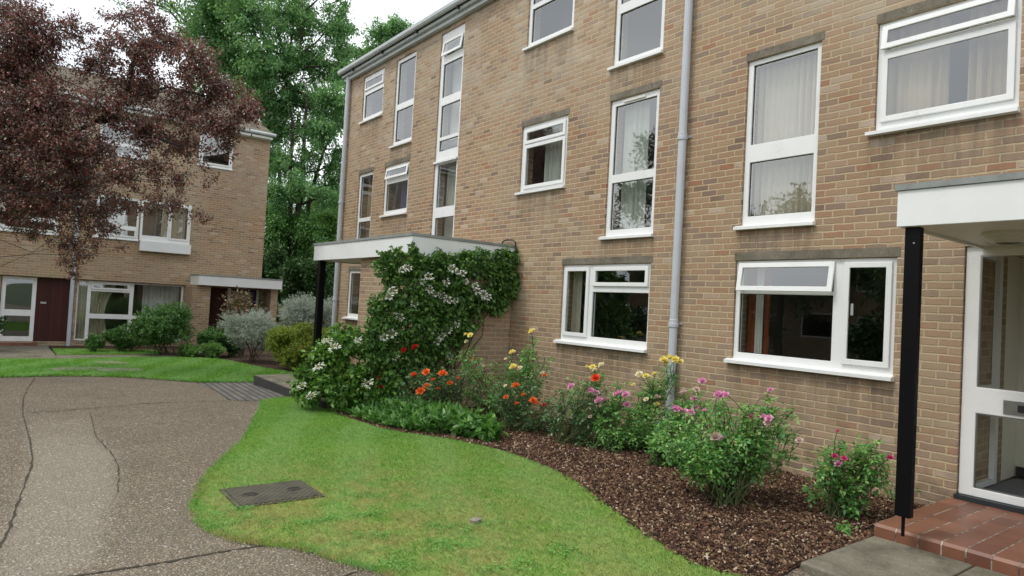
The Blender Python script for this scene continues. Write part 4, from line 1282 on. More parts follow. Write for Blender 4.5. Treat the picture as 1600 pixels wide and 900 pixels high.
make_window(hs, hp, -3.5, -1.8, 3.05, 4.4, [(-3.43, -1.87, 3.5, 4.33, 'f'), (-3.43, -1.87, 3.12, 3.4, 's')], lintel=False)
make_window(hs, hp, -3.5, -1.8, 5.68, 6.95, [(-3.43, -1.87, 6.1, 6.88, 'f'), (-3.43, -1.87, 5.75, 6.02, 's')], lintel=False)
# ground-floor glazing: strip, framed light, wide light
make_window(hs, hp, 1.86, 4.82, -0.10, 1.74, [(1.90, 2.13, -0.05, 1.70, 'f'), (2.24, 3.24, 1.50, 1.69, 's'), (2.23, 3.27, 0.73, 1.42, 'f'), (2.23, 3.27, -0.05, 0.58, 'f'), (3.38, 4.76, 0.70, 1.70, 'f'), (3.38, 4.76, -0.05, 0.60, 'f')], lintel=False, n_face=-0.14, sill=False, label='large ground-floor window of several lights with cream curtains')
curtain(hp, 1.90, 2.26, -0.08, 1.70, -0.34, M['cur_cream'], 'cream curtain drawn aside in the narrow left light of the far house', 4, 0.03)
curtain(hp, 2.26, 2.95, -0.08, 1.70, -0.34, M['cur_cream'], 'cream curtain tied back in the framed light of the far house', 6, 0.04, gather=0.45)
curtain(hp, 3.66, 4.72, -0.08, 1.70, -0.34, M['cur_white'], 'white curtain across the wide right light of the far house', 9, 0.03)
curtain(hp, 4.05, 4.75, 3.15, 4.38, -0.22, M['cur_cream'], 'cream curtain in the middle-floor window over the white panel box', 6, 0.03)
curtain(hp, 2.35, 3.0, 3.15, 4.38, -0.22, M['cur_net'], 'pale curtain in the middle-floor window beside the far downpipe', 5, 0.03)
# entrance left: white door and stained boarding
df = MB(); hp.grid_solid(df, 0.04, 0.86, -0.14, 1.74, [(0.14, 0.76, 0.0, 0.60), (0.14, 0.76, 0.78, 1.66)], -0.24, -0.18)
d = df.build('door', M['white'], hs); d['label'] = 'white glazed door'
for z0, z1 in ((0.0, 0.60), (0.78, 1.66)):
    pm = MB(); pm.add([hp.P(0.14, -.2, z0), hp.P(0.76, -.2, z0), hp.P(0.76, -.2, z1), hp.P(0.14, -.2, z1)], [(0, 1, 2, 3)]); pm.build('pane', M['glass'], d)
bb = MB(); hp.box(bb, 0.87, 1.79, -0.26, -0.19, -0.14, 1.745); bo = bb.build('boarded_panel', M['wood_red'], hs)
pb = MB(); hp.box(pb, 0.98, 1.12, -0.188, -0.17, 0.98, 1.03); pb.build('letter_slot', M['steel'], bo)
st = MB(); hp.box(st, -0.1, 0.95, -0.17, 0.35, -0.24, -0.15); st.build('doorstep', M['tile_top'], hs)
# porch on the right
cp = MB()
cp.box(-22.83, -22.80, 4.98, 7.62, 1.80, 2.10); cp.box(-23.997, -22.831, 4.98, 5.01, 1.80, 2.10); cp.box(-23.997, -22.831, 7.59, 7.62, 1.80, 2.10)
can = cp.build('porch_canopy', M['fascia'], hs)
c2 = MB(); c2.box(-23.997, -22.831, 5.011, 7.589, 1.83, 1.85); c2.build('soffit', M['offwhite'], can)
c2 = MB(); c2.box(-23.997, -22.785, 4.965, 7.635, 2.102, 2.14); c2.build('roof_edge', M['lead'], can)
for y0, y1 in ((4.86, 5.40), (7.33, 7.56)):
    MB().box(-24.11, -23.01, y0, y1, -0.5, 1.798).build('porch_pier', M['brick'], hs)
bb = MB(); hp.box(bb, 5.48, 6.22, -0.24, -0.17, -0.14, 1.735); bb.build('boarded_panel', M['wood_red'], hs)
bb = MB(); hp.box(bb, 6.225, 6.33, -0.24, -0.15, -0.14, 1.735); hp.box(bb, 7.19, 7.265, -0.24, -0.15, -0.14, 1.735); bb.build('door_frame', M['white'], hs)
bb = MB(); hp.grid_solid(bb, 6.335, 7.185, -0.14, 1.735, [(6.42, 7.10, 0.72, 1.66)], -0.23, -0.18); d = bb.build('door', M['door_blue'], hs); d['label'] = 'dark blue door'
pm = MB(); pm.add([hp.P(6.42, -.2, .72), hp.P(7.10, -.2, .72), hp.P(7.10, -.2, 1.66), hp.P(6.42, -.2, 1.66)], [(0, 1, 2, 3)]); pm.build('pane', M['glass'], d)
pb = MB(); hp.box(pb, 6.62, 6.92, -0.179, -0.165, 0.55, 0.61); pb.build('letter_plate', M['steel'], d)
st = MB(); hp.box(st, 5.42, 7.32, -0.16, 1.3, -0.3, -0.15); st.build('doorstep', M['slab'], hs)


# ------------------------------------------------------------------ plants
def leaf_arrays(P, A, Nn, L_, Wd, fold=0.25, curl=0.15):
    n = len(P)
    A = A / (np.linalg.norm(A, axis=1)[:, None] + 1e-9)
    S = np.cross(A, Nn); S /= (np.linalg.norm(S, axis=1)[:, None] + 1e-9)
    N2 = np.cross(S, A)
    L_ = L_[:, None]; Wd = Wd[:, None]
    b = P
    m = P + A * L_ * 0.48 - N2 * Wd * fold
    l = P + A * L_ * 0.45 - S * Wd * 0.5
    r = P + A * L_ * 0.45 + S * Wd * 0.5
    t = P + A * L_ - N2 * L_ * curl
    V = np.stack([b, l, t, r, m], 1).reshape(-1, 3)
    tri = np.array([(0, 4, 1), (4, 2, 1), (0, 3, 4), (3, 2, 4)])
    F = (np.arange(n)[:, None, None] * 5 + tri[None]).reshape(-1, 3)
    return V, F


def rand_dir(n):
    d = RNG.normal(0, 1, (n, 3))
    return d / np.linalg.norm(d, axis=1)[:, None]


def cluster_leaves(c, rad, ntw, per, L0, wr, droop=0.2, shell=2.0, spread=0.35, floor=None, outw=0.5):
    """twigs radiating inside an ellipsoid, leaves along their outer parts"""
    c, rad = np.asarray(c, float), np.asarray(rad, float)
    d = rand_dir(ntw)
    e = c + d * rad * (RNG.random((ntw, 1)) ** (1 / shell))
    s = c + (e - c) * 0.25 + RNG.normal(0, 0.1, (ntw, 3)) * rad
    e[:, 2] -= droop * 0.25 * rad[2]
    t = 0.3 + 0.75 * RNG.random((ntw, per, 1))
    P = s[:, None] + (e - s)[:, None] * t
    P += RNG.normal(0, 1, P.shape) * (L0 * spread)
    tw = (e - s); tw /= np.linalg.norm(tw, axis=1)[:, None] + 1e-9
    A = tw[:, None] * outw + rand_dir(ntw * per).reshape(ntw, per, 3) * 0.8 + np.array([0, 0, -droop])
    P, A = P.reshape(-1, 3), A.reshape(-1, 3)
    if floor is not None:
        k = P[:, 2] > floor
        P, A = P[k], A[k]
    n = len(P)
    Nn = np.array([0, 0, 1.0]) + RNG.normal(0, 0.55, (n, 3))
    L_ = L0 * (0.6 + 0.75 * RNG.random(n))
    return P, A, Nn, L_, L_ * wr * (0.8 + 0.4 * RNG.random(n)), np.stack([s, e], 1)


def wiggle(a, b, n=5, amp=0.08, sag=0.0):
    a, b = np.asarray(a, float), np.asarray(b, float)
    d = np.linalg.norm(b - a)
    out = []
    for i in range(n + 1):
        t = i / n
        p = a + (b - a) * t
        if 0 < i < n:
            p = p + RNG.normal(0, amp * d / n * 1.6, 3)
        p = p + np.array([0, 0, sag * d * math.sin(PI * t)])
        out.append(p)
    return out


def foliage(root, clusters, mat, L0, wr, name='crown', twig_mat=None, twig_r=0.0, twig_every=1, **kw):
    Vs, Fs, off, tw = [], [], 0, MB()
    for (c, rad, ntw, per) in clusters:
        P, A, Nn, L_, Wd, seg = cluster_leaves(c, rad, ntw, per, L0, wr, **kw)
        V, F = leaf_arrays(P, A, Nn, L_, Wd)
        Vs.append(V); Fs.append(F + off); off += len(V)
        if twig_mat is not None and twig_r > 0:
            for k in range(0, len(seg), twig_every):
                s, e = seg[k]
                mid = (s + e) / 2 + RNG.normal(0, 0.03, 3)
                tw.tube([np.asarray(c) * .5 + s * .5, s, mid, e], [twig_r * 1.6, twig_r * 1.2, twig_r, twig_r * .4], 4, False)
    o = np_mesh(name, np.concatenate(Vs), np.concatenate(Fs), mat, root)
    return o, tw


def px_cluster(px, py, rx, ry, d, ntw, per, dd=0.0, flat=0.8):
    c = at(px, py, d + dd)
    k = (d + dd) / FPX
    return (c, (rx * k, rx * k * flat + 0.0, ry * k), ntw, per)


def tree(name, label, base, trunk_pts, trunk_r, clusters, mat, L0, wr, group=None, bark='bark', twig_r=0.0, twig_every=2, limb_r=0.06, limb_every=1, limb_amp=0.09, cat='tree', stems_more=(), more_r=None, **kw):
    root = thing(name, label, cat, tuple(base), group)
    tb = MB()
    tb.tube(trunk_pts, [trunk_r * (1 - 0.62 * i / (len(trunk_pts) - 1)) for i in range(len(trunk_pts))], 10)
    TP = [np.asarray(p, float) for p in trunk_pts]
    for sm in stems_more:
        sp_ = [np.asarray(p, float) for p in sm]
        tb.tube(sp_, [(more_r or trunk_r * .8) * (1 - .65 * i / (len(sp_) - 1)) for i in range(len(sp_))], 8)
        TP += sp_[1:]
    for (c, rad, ntw, per) in clusters[::limb_every]:
        c = np.asarray(c, float)
        # leave the trunk at a height below the cluster
        cand = [p for p in TP[1:]]
        zs = [abs(p[2] - (c[2] - 0.35 * np.linalg.norm((c - p)[:2]))) for p in cand]
        s = cand[int(np.argmin(zs))]
        pts = wiggle(s, c, 7, limb_amp, 0.06)
        r0 = limb_r * (0.55 + 0.12 * np.linalg.norm(c - s) ** 0.5)
        tb.tube(pts, [r0 * (1 - 0.8 * i / (len(pts) - 1)) for i in range(len(pts))], 6, False)
    crown, tw = foliage(root, clusters, mat, L0, wr, 'crown', M[bark], twig_r, twig_every, **kw)
    b0 = len(tb.v)
    tb.v += tw.v; tb.f += [tuple(i + b0 for i in f) for f in tw.f]; tb.mi += tw.mi
    tb.build('trunk', M[bark], root, smooth=True)
    return root


# copper-leaved tree, its trunk outside the picture on the left
D0 = 13.2
cop = []
for (px, py, rx, ry, n, dd) in [
    (-90, 60, 110, 110, 75, 0), (-20, 10, 90, 75, 80, .4), (45, 50, 62, 62, 90, -.2), (30, 120, 75, 60, 95, .3), (-60, 190, 110, 80, 75, 0), (70, 165, 70, 55, 85, -.3),
    (15, 205, 80, 60, 90, .2), (85, 235, 70, 52, 75, -.4), (20, 285, 75, 50, 70, .1), (-50, 280, 80, 60, 50, 0),
    (160, 100, 42, 40, 44, .3), (212, 70, 52, 44, 52, -.2), (262, 62, 48, 40, 44, .3), (300, 95, 52, 42, 52, -.3), (345, 135, 46, 36, 46, .2), (380, 170, 30, 22, 26, -.2),
    (235, 130, 62, 46, 60, .4), (175, 165, 55, 45, 50, -.2), (290, 165, 58, 40, 55, .1), (340, 190, 46, 24, 34, -.3), (235, 205, 62, 40, 54, .2), (150, 225, 55, 45, 48, -.3),
    (295, 225, 34, 28, 18, .1), (120, 285, 60, 44, 46, .2), (205, 265, 60, 38, 40, -.2), (60, 325, 55, 30, 26, -.3), (265, 270, 36, 26, 12, .2), (135, 335, 46, 30, 22, 0), (195, 315, 40, 22, 16, .2),
    (120, 385, 26, 34, 8, -.1), (255, 315, 40, 20, 9, .1), (310, 330, 24, 22, 4, -.2), (180, 390, 12, 20, 2, 0), (20, 340, 40, 20, 12, .2), (125, 45, 26, 30, 9, .2), (355, 235, 22, 16, 3, 0), (190, 25, 42, 22, 14, .3), (235, 22, 30, 22, 10, -.1), (100, 385, 14, 38, 5, .1), (112, 415, 10, 24, 3, .1), (143, 372, 12, 28, 3, -.1), (168, 350, 20, 26, 6, .2), (232, 335, 14, 24, 3, 0), (284, 318, 16, 22, 4, .1), (318, 268, 22, 26, 5, .1), (340, 225, 26, 20, 7, 0), (362, 205, 26, 16, 7, .1), (395, 160, 20, 20, 7, 0), (60, 365, 40, 18, 6, .2)]:
    cop.append(px_cluster(px, py, rx * 1.08, ry * 1.1, D0, int(n * (1.35 if px < 140 else 0.92)), 68, dd, 1.0))
bt = np.array([-15.6, -2.6, ground_z(-15.6)])
tree('copper_tree', 'copper-leaved tree with drooping dark red foliage overhanging from the left', bt,
     [bt + [0, 0, -.2], bt + [.1, .1, 1.2], bt + [.25, .5, 2.4], bt + [.35, .8, 3.2], bt + [.4, .9, 4.0], bt + [.45, 1.0, 4.8]], 0.22, cop, M['lf_copper'], 0.056, 0.58, stems_more=[[bt + [.4, .9, 4.0], at(60, 235, D0), at(150, 190, D0 + .2), at(208, 150, D0 + .3), at(262, 136, D0 + .2), at(320, 150, D0)], [at(150, 190, D0 + .2), at(200, 185, D0), at(245, 215, D0 - .2), at(285, 230, D0 - .3)], [at(200, 156, D0 + .3), at(205, 110, D0 + .3), at(220, 60, D0 + .2)]], bark='bark_dark',
     twig_r=0.004, twig_every=2, more_r=0.055, limb_r=0.018, limb_every=2, limb_amp=0.15, droop=0.42, shell=2.0, spread=1.1)

# tall green tree between the houses
D1 = 37.0
gr = []
for (px, py, rx, ry, n, dd) in [
    (320, -40, 70, 60, 26, 0), (420, -60, 80, 60, 30, 2), (510, -40, 60, 50, 24, 0), (330, 35, 58, 42, 26, 1), (395, 20, 60, 50, 32, -1), (465, 25, 60, 50, 34, 1), (525, 40, 38, 42, 20, 0),
    (355, 95, 52, 40, 26, 1), (420, 90, 56, 42, 34, -1), (485, 100, 54, 40, 34, 1), (535, 100, 28, 38, 14, 0), (395, 150, 50, 36, 26, 0), (455, 155, 50, 36, 30, 1), (515, 155, 40, 34, 22, -1),
    (440, 205, 40, 30, 20, 1), (500, 205, 42, 30, 19, -1), (535, 190, 24, 30, 8, 0), (470, 245, 40, 28, 15, 0), (525, 255, 28, 30, 9, 1), (430, 255, 26, 30, 10, 1), (440, 300, 32, 28, 13, 0), (480, 290, 34, 24, 9, -1),
    (515, 310, 26, 20, 6, 0), (455, 340, 30, 24, 10, 1), (535, 235, 18, 24, 5, 0), (520, 285, 26, 20, 6, 1)]:
    gr.append(px_cluster(px, py, rx * 1.1, ry * 1.1, D1, int(n * (1.9 if py < 190 else 1.7)), 96, dd, 1.0))
b1 = at(462, 480, D1); b1[2] = -0.3
tree('green_tree', 'tall green tree with several bare stems between the two buildings', b1,
     [b1, at(464, 400, D1), at(468, 320, D1), at(474, 240, D1), at(480, 150, D1)], 0.20, gr, M['lf_ash'], 0.175, 0.5, twig_r=0.018, twig_every=4, limb_r=0.13, droop=0.25, spread=0.9, stems_more=[[b1, at(456, 380, D1), at(452, 290, D1), at(458, 200, D1), at(446, 120, D1)], [b1, at(472, 390, D1 + 1), at(486, 300, D1 + 1), at(506, 235, D1 + 1), at(528, 190, D1 + 1)]])
# second stems of the same clump stand as a tree of their own
gr = [px_cluster(px, py, rx, ry, 39.0, n * 2, 80, dd, 1.0) for (px, py, rx, ry, n, dd) in [(350, 60, 60, 45, 30, 0), (400, 115, 45, 36, 24, 1), (430, 180, 36, 34, 20, 0), (415, 250, 20, 36, 14, 0), (370, 10, 60, 40, 28, 1), (425, 330, 26, 36, 16, 0), (420, 400, 24, 30, 14, 0)]]
b1 = at(436, 480, 39); b1[2] = -0.3
tree('green_tree', 'dark-stemmed green tree close behind the corner of the far house', b1, [b1, at(437, 400, 39), at(438, 320, 39), at(436, 240, 39), at(430, 160, 39), at(415, 60, 39)], 0.17, gr, M['lf_ash'], 0.18, 0.5, twig_r=0.018, twig_every=4, limb_r=0.12, droop=0.25, spread=0.9)
gr = [px_cluster(px, py, rx, ry, 48.0, n * 2, 60, dd, 1.0) for (px, py, rx, ry, n, dd) in [(600, 55, 32, 26, 22, 0), (622, 42, 20, 18, 12, 0), (575, 85, 34, 26, 26, 0), (555, 125, 34, 30, 22, 0), (612, 75, 26, 20, 18, 1), (600, 110, 40, 30, 20, 0)]]
b1 = at(590, 480, 48); b1[2] = -0.3
tree('green_tree', 'green treetop rising just behind the roof edge of the near block', b1, [b1, at(592, 380, 48), at(592, 260, 48), at(592, 150, 48), at(598, 70, 48)], 0.35, gr, M['lf_ash'], 0.21, 0.5, twig_r=0.02, twig_every=3, limb_r=0.12, droop=0.2, spread=0.9)
gr = [px_cluster(px, py, rx, ry, 44.0, n, 45, dd, 1.0) for (px, py, rx, ry, n, dd) in [(270, 0, 40, 26, 10, 0), (310, 15, 40, 26, 14, 0), (230, -20, 50, 24, 12, 0), (350, -10, 40, 30, 16, 1), (180, -10, 40, 20, 7, 0), (295, 60, 34, 30, 14, 0), (320, 120, 40, 40, 20, 0), (340, 175, 40, 26, 16, 0)]]
b1 = at(300, 470, 44); b1[2] = -0.3
tree('green_tree', 'pale feathery tree showing above the roof of the far house', b1, [b1, at(302, 380, 44), at(300, 260, 44), at(298, 150, 44), at(296, 40, 44)], 0.3, gr, M['lf_light'], 0.22, 0.5, twig_r=0.02, twig_every=3, limb_r=0.1, droop=0.1, spread=1.0)
# lower trees and bushes in the gap
def gap_tree(px, top, base_y, w_, d, mat, L0, n, label, nm='bush'):
    cl = []
    hh = base_y - top
    for i in range(9):
        a, b_ = RNG.uniform(-0.75, 0.75), RNG.uniform(0.12, 0.82)
        cl.append(px_cluster(px + a * w_ * math.sqrt(max(.1, 1 - (2 * b_ - .8) ** 2)) * .8, top + hh * b_, w_ * 0.5, hh * 0.22, d, n, 40, RNG.uniform(-1, 1), 1.0))
    b_ = at(px, base_y, d); b_[2] = ground_z(b_[0])
    tree(nm, label, b_, [b_, at(px, base_y - hh * .35, d), at(px + 2, base_y - hh * .7, d)], 0.14, cl, mat, L0, 0.55, cat='tree' if nm != 'bush' else 'bush', limb_r=0.05, droop=0.2, spread=0.9)


gap_tree(505, 318, 500, 60, 41, M['lf_light'], 0.16, 60, 'bright green small tree in the gap left of the near block', 'small_tree')
gap_tree(455, 325, 500, 58, 36, M['lf_mid'], 0.15, 66, 'mid green small tree behind the left porch of the far house', 'small_tree')
gap_tree(422, 385, 500, 34, 34, M['lf_dark'], 0.14, 50, 'dark green bush against the corner of the far house', 'bush')
gap_tree(528, 365, 500, 40, 34, M['lf_mid'], 0.14, 54, 'green bush close to the end drainpipe of the near block', 'bush')
gap_tree(475, 395, 505, 44, 33, M['lf_dark'], 0.14, 60, 'low dark bush behind the clipped hedge', 'bush')
gap_tree(485, 270, 490, 75, 58, M['lf_ash'], 0.24, 60, 'hazy green tree farthest away in the gap between the buildings', 'small_tree')
# clipped hedge and a bit of fence behind it
hd = thing('hedge', 'clipped green hedge with a pale top closing the gap between the buildings', 'hedge', tuple(at(480, 500, 27) * [1, 1, 0]))
cl = []
pa, pb_ = at(405, 497, 27), at(580, 500, 27)
for i in range(22):
    p = pa + (pb_ - pa) * i / 21
    for z_ in (0.0, 0.5, 0.92):
        cl.append(((p[0], p[1], z_), (0.45, 0.45, 0.36), 26, 26))
foliage(hd, cl, M['lf_yellow'], 0.06, 0.6, 'foliage', droop=0.0, shell=4)
hb = MB()
for i in range(8):
    p = pa + (pb_ - pa) * i / 7
    hb.tube(wiggle((p[0], p[1], -.3), (p[0] + .1, p[1], 0.8), 4), [.03, .025, .02, .015, .01], 6)
hb.build('stems', M['stem_brown'], hd)
fe = thing('wooden_fence', 'orange-brown timber fence panel half hidden beyond the hedge', 'fence', tuple(at(490, 480, 38) * [1, 1, 0]))
fm = MB(); p = at(489, 466, 38)
rx, ry = _R[0], _R[1]
for k in range(12):
    q = p + np.array([rx, ry, 0]) * (k - 6) * 0.125
    fm.box(q[0] - .058, q[0] + .058, q[1] - .012, q[1] + .012, -.25, p[2] + .35)
fm.build('boards', M['fence'], fe)
fm = MB()
for k in (-6.2, 6.2):
    q = p + np.array([rx, ry, 0]) * k * 0.125
    fm.box(q[0] - .05, q[0] + .05, q[1] + .02, q[1] + .12, -.25, p[2] + .42)
fm.build('post', M['fence'], fe)


def bush(name, label, base, w_, h, mat, L0, wr, lumps=9, ntw=30, per=16, group=None, cat='shrub', stem='stem_brown', depthf=0.8, low=0.0, stems=7, lumpr=0.42, **kw):
    base = np.array([base[0], base[1], ground_z(base[0])])
    root = thing(name, label, cat, tuple(base), group)
    cl = []
    R_ = np.array([w_ / 2, w_ / 2 * depthf, h * 0.5])
    c0 = base + [0, 0, h * (0.5 + low)]
    for i in range(lumps):
        d = rand_dir(1)[0]
        if i < lumps * 0.3: d[2] = abs(d[2])
        c = c0 + d * R_ * RNG.uniform(0.45, 0.62)
        s_ = RNG.uniform(0.85, 1.15)
        cl.append((c, R_ * lumpr * s_, ntw, per))
    cl.append((c0, R_ * 0.55, ntw, per))
    kw.setdefault('floor', base[2] + 0.01)
    foliage(root, cl, mat, L0, wr, 'foliage', **kw)
    sb = MB()
    for (c, rad, _, _) in cl[:stems + 3]:
        st_ = base + np.r_[RNG.normal(0, w_ * .05, 2), -0.02]
        pts = wiggle(st_, c + RNG.normal(0, 0.1, 3) * rad, 5, 0.08)
        r0 = 0.006 + 0.006 * h
        sb.tube(pts, [r0 * (1 - .14 * i) for i in range(6)], 5, False)
    sb.build('stems', M[stem], root)
    return root, cl


# far house shrubs
bush('shrub', 'big rounded dark green shrub before the large window of the far house', (-20.3, 3.75), 2.7, 1.55, M['lf_mid'], 0.05, 0.5, 18, 80, 26, lumpr=.46)
bush('shrub', 'low fresh green perennials at the foot of the big rounded shrub', (-19.5, 4.15), 1.3, 0.36, M['lf_light'], 0.07, 0.45, 9, 26, 14, depthf=.5)
bush('shrub', 'small bright green perennial clump below the narrow window light', (-20.9, 2.1), 0.75, 0.5, M['lf_mid'], 0.07, 0.4, 7, 26, 14)
bush('shrub', 'low dark green shrub left of the big rounded one', (-21.2, 3.0), 1.5, 0.62, M['lf_mid'], 0.06, 0.45, 8, 34, 16)
bush('shrub', 'dark green shrub at the left edge beside the white glazed door', (-21.6, -0.35), 1.5, 1.75, M['lf_dark'], 0.08, 0.55, 10, 40, 18)
bush('shrub', 'leggy bronze-leaved shrub before the boarded panel of the far porch', (-20.0, 5.6), 1.5, 2.0, M['lf_red'], 0.10, 0.45, 9, 14, 9, low=0.05, spread=1.0)
bush('shrub', 'dark low shrub under the bronze-leaved one', (-19.6, 5.2), 1.0, 0.7, M['lf_dark'], 0.07, 0.5, 7, 26, 14)
bush('shrub', 'green shrub filling the bed between the bronze-leaved and the big rounded shrub', (-19.7, 4.85), 1.5, 0.95, M['lf_mid'], 0.05, 0.5, 11, 50, 20)
bush('shrub', 'low leafy green plants along the edge of the bed left of the silver shrubs', (-19.2, 4.6), 1.1, 0.45, M['lf_light'], 0.055, 0.5, 9, 40, 18, depthf=.7)
bush('shrub', 'green shrub below the framed light of the large far window', (-20.9, 2.75), 1.4, 0.8, M['lf_mid'], 0.05, 0.5, 10, 46, 18)
# silver shrubs
GS = 'silver-leaved shrubs by the far porch'
bush('silver_shrub', 'large silver-grey shrub at the edge of the far lawn', (-17.85, 5.3), 2.4, 1.45, M['lf_silver'], 0.05, 0.26, 14, 95, 24, GS, droop=-0.5, outw=0.9)
bush('silver_shrub', 'silver-grey shrub standing before the dark blue door', (-17.9, 6.8), 2.6, 2.0, M['lf_silver'], 0.05, 0.26, 14, 95, 24, GS, droop=-0.5, outw=0.9)
bush('silver_shrub', 'tall silver-grey shrub next to the black post of the left porch', (-17.0, 7.9), 1.9, 2.0, M['lf_silver'], 0.055, 0.26, 11, 50, 22, GS, droop=-0.5, outw=0.9)
bush('silver_shrub', 'silver-grey shrub between the black post and the end drainpipe', (-17.2, 9.0), 1.8, 1.6, M['lf_silver'], 0.055, 0.26, 10, 50, 22, GS, droop=-0.5, outw=0.9)
bush('yellow_shrub', 'yellow-green shrub left of the concrete porch step', (-15.6, 5.75), 2.3, 1.25, M['lf_yellow'], 0.045, 0.5, 18, 100, 24)
bush('yellow_shrub', 'small yellow-green shrub glimpsed behind the left porch post', (-16.9, 8.5), 1.1, 1.5, M['lf_yellow'], 0.06, 0.5, 9, 40, 18)
bush('shrub', 'dim green shrub beside the concrete porch step under the yellow one', (-14.3, 6.1), 1.1, 0.6, M['lf_dark'], 0.05, 0.5, 8, 34, 16)

# ------- flower heads (shared meshes)
def rose_mesh(name, r, mat):
    V, F = [], []
    rings = ((5, 1.0, 0.15, 0.95), (5, 0.8, 0.5, 0.8), (4, 0.52, 0.9, 0.62), (3, 0.28, 1.15, 0.45))
    for k, (np_, rr, lift, size) in enumerate(rings):
        for j in range(np_):
            th = 2 * PI * (j + 0.37 * k) / np_ + random.uniform(-.15, .15)
            b = len(V)
            cx, sx = math.cos(th), math.sin(th)
            tx, ty = -sx, cx
            for a in range(4):
                ta = a / 3
                for q in range(3):
                    s = (q - 1)
                    wid = r * size * 0.62 * math.sin(PI * (0.18 + 0.72 * ta)) * s
                    rad = r * rr * (ta ** 0.8)
                    zz = r * (lift * 0.62 * ta + 0.35 * ta * (1 - rr * 0.35)) - abs(s) * r * 0.05 + (ta > .9) * r * random.uniform(-.14, .05)
                    rad -= abs(s) * r * 0.14 * (1 - ta)
                    V.append((cx * rad + tx * wid, sx * rad + ty * wid, zz))
            for a in range(3):
                for q in range(2):
                    i0 = b + a * 3 + q
                    F.append((i0, i0 + 1, i0 + 4, i0 + 3))
    me = bpy.data.meshes.new(name)
    me.from_pydata(V, [], F)
    me.polygons.foreach_set('use_smooth', [True] * len(F))
    me.materials.append(mat)
    return me


def lace_mesh(name, r):
    V, F, mi = [], [], []
    for k in range(9):                     # big sterile florets round the rim
        th = 2 * PI * k / 9 + random.uniform(-.3, .3)
        rq = r * random.uniform(.7, 1.15)
        cx, cy, cz = rq * math.cos(th), rq * math.sin(th), random.uniform(-.02, .012)
        tilt = random.uniform(-.4, .4)
        for p in range(4):
            a = th + PI / 2 * p + 0.4
            s = r * 0.33
            b = len(V)
            for (q, w0) in ((0, 0), (0.6, -0.38), (1.0, 0), (0.6, 0.38)):
                x = cx + s * (q * math.cos(a) - w0 * math.sin(a)); y = cy + s * (q * math.sin(a) + w0 * math.cos(a))
                V.append((x, y, cz + tilt * (x - cx) + 0.005 * p))
            F.append((b, b + 1, b + 2, b + 3)); mi.append(0)
    for k in range(60):                     # fertile buds in the middle
        th, rr = random.uniform(0, 2 * PI), r * 0.78 * math.sqrt(random.random())
        b = len(V); x, y, s = rr * math.cos(th), rr * math.sin(th), r * 0.075
        z = random.uniform(0, .012)
        V += [(x - s, y, z), (x, y - s, z), (x + s, y, z), (x, y + s, z), (x, y, z + s * 1.4)]
        F += [(b, b + 1, b + 4), (b + 1, b + 2, b + 4), (b + 2, b + 3, b + 4), (b + 3, b, b + 4)]; mi += [1] * 4
    me = bpy.data.meshes.new(name)
    me.from_pydata(V, [], F)
    me.materials.append(M['pt_white']); me.materials.append(M['pt_green'])
    me.polygons.foreach_set('material_index', mi)
    return me


ROSE = {k: [rose_mesh('rose_bloom', 0.05, M['pt_' + k]) for _ in range(2)] for k in ('yellow', 'cream', 'orange', 'red', 'coral', 'pink', 'magenta', 'pale')}
LACE = [lace_mesh('flower_head', 0.057) for _ in range(5)]


def put_flower(root, me, p, scale=1.0, face=None, name='bloom'):
    o = bpy.data.objects.new(name, me)
    COL.objects.link(o)
    o.parent = root
    n = Vector(face) if face is not None else Vector((random.uniform(-.5, .5), random.uniform(-.9, -.1), 1.0))
    o.location = Vector(p) - Vector(root.location)
    o.rotation_euler = (n.to_track_quat('Z', 'Y') @ Vector((0, 0, 1)).rotation_difference(Vector((0, 0, 1)))).to_euler()
    o.rotation_euler.rotate_axis('Z', random.uniform(0, 6.28))
    o.scale = (scale,) * 3
    return o


# lacecap viburnum shrub and its trained part on the porch wall
vb = np.array([-9.75, 4.3, ground_z(-9.75)])
vib = thing('viburnum_shrub', 'spreading shrub with flat white flower heads at the foot of the porch wall', 'shrub', tuple(vb))
vcl = []
for (px, py, rx, ry, n, dd) in [(482, 592, 30, 24, 60, .1), (505, 560, 34, 30, 70, 0), (545, 540, 40, 28, 80, .1), (590, 548, 36, 34, 74, .1), (520, 595, 40, 28, 84, -.1), (565, 590, 40, 34, 84, -.1), (610, 590, 34, 34, 60, 0), (490, 615, 24, 16, 40, -.1), (540, 618, 36, 16, 50, -.2), (470, 606, 16, 14, 24, 0), (535, 520, 26, 16, 30, .15), (588, 620, 34, 18, 40, -.1), (640, 575, 26, 26, 34, .3)]:
    vcl.append(px_cluster(px, py, rx, ry, 9.75, n, 15, dd, 0.9))
foliage(vib, vcl, M['lf_viburnum'], 0.08, 0.62, 'foliage', droop=0.3, floor=-.02)
sb = MB()
for (c, rad, _, _) in vcl:
    sb.tube(wiggle(vb + np.r_[RNG.normal(0, .08, 2), 0], c, 5, 0.08), [.014, .012, .01, .008, .006, .004], 5, False)
sb.build('stems', M['stem_brown'], vib)
for (px, py) in [(512, 532), (522, 542), (560, 532), (498, 573), (472, 602), (487, 617),   (575, 600), ]:
    p = at(px, py, 9.28 + RNG.uniform(-.05, .1))
    put_flower(vib, random.choice(LACE), p, RNG.uniform(0.9, 1.5), (0.3, -0.6, 0.9), 'flower_head')
clm = thing('wall_creeper', 'leafy climber with white flower heads covering the side of the left porch', 'climber', (-8.9, 5.6, 0))
cl = []
def wx(px, py, X_):
    r = MAT.T @ np.array([(px - 800) / FPX, (py - 450) / FPX, 1.0])
    return r * (X_ / r[0]) + np.array([0, 0, CAM_Z])
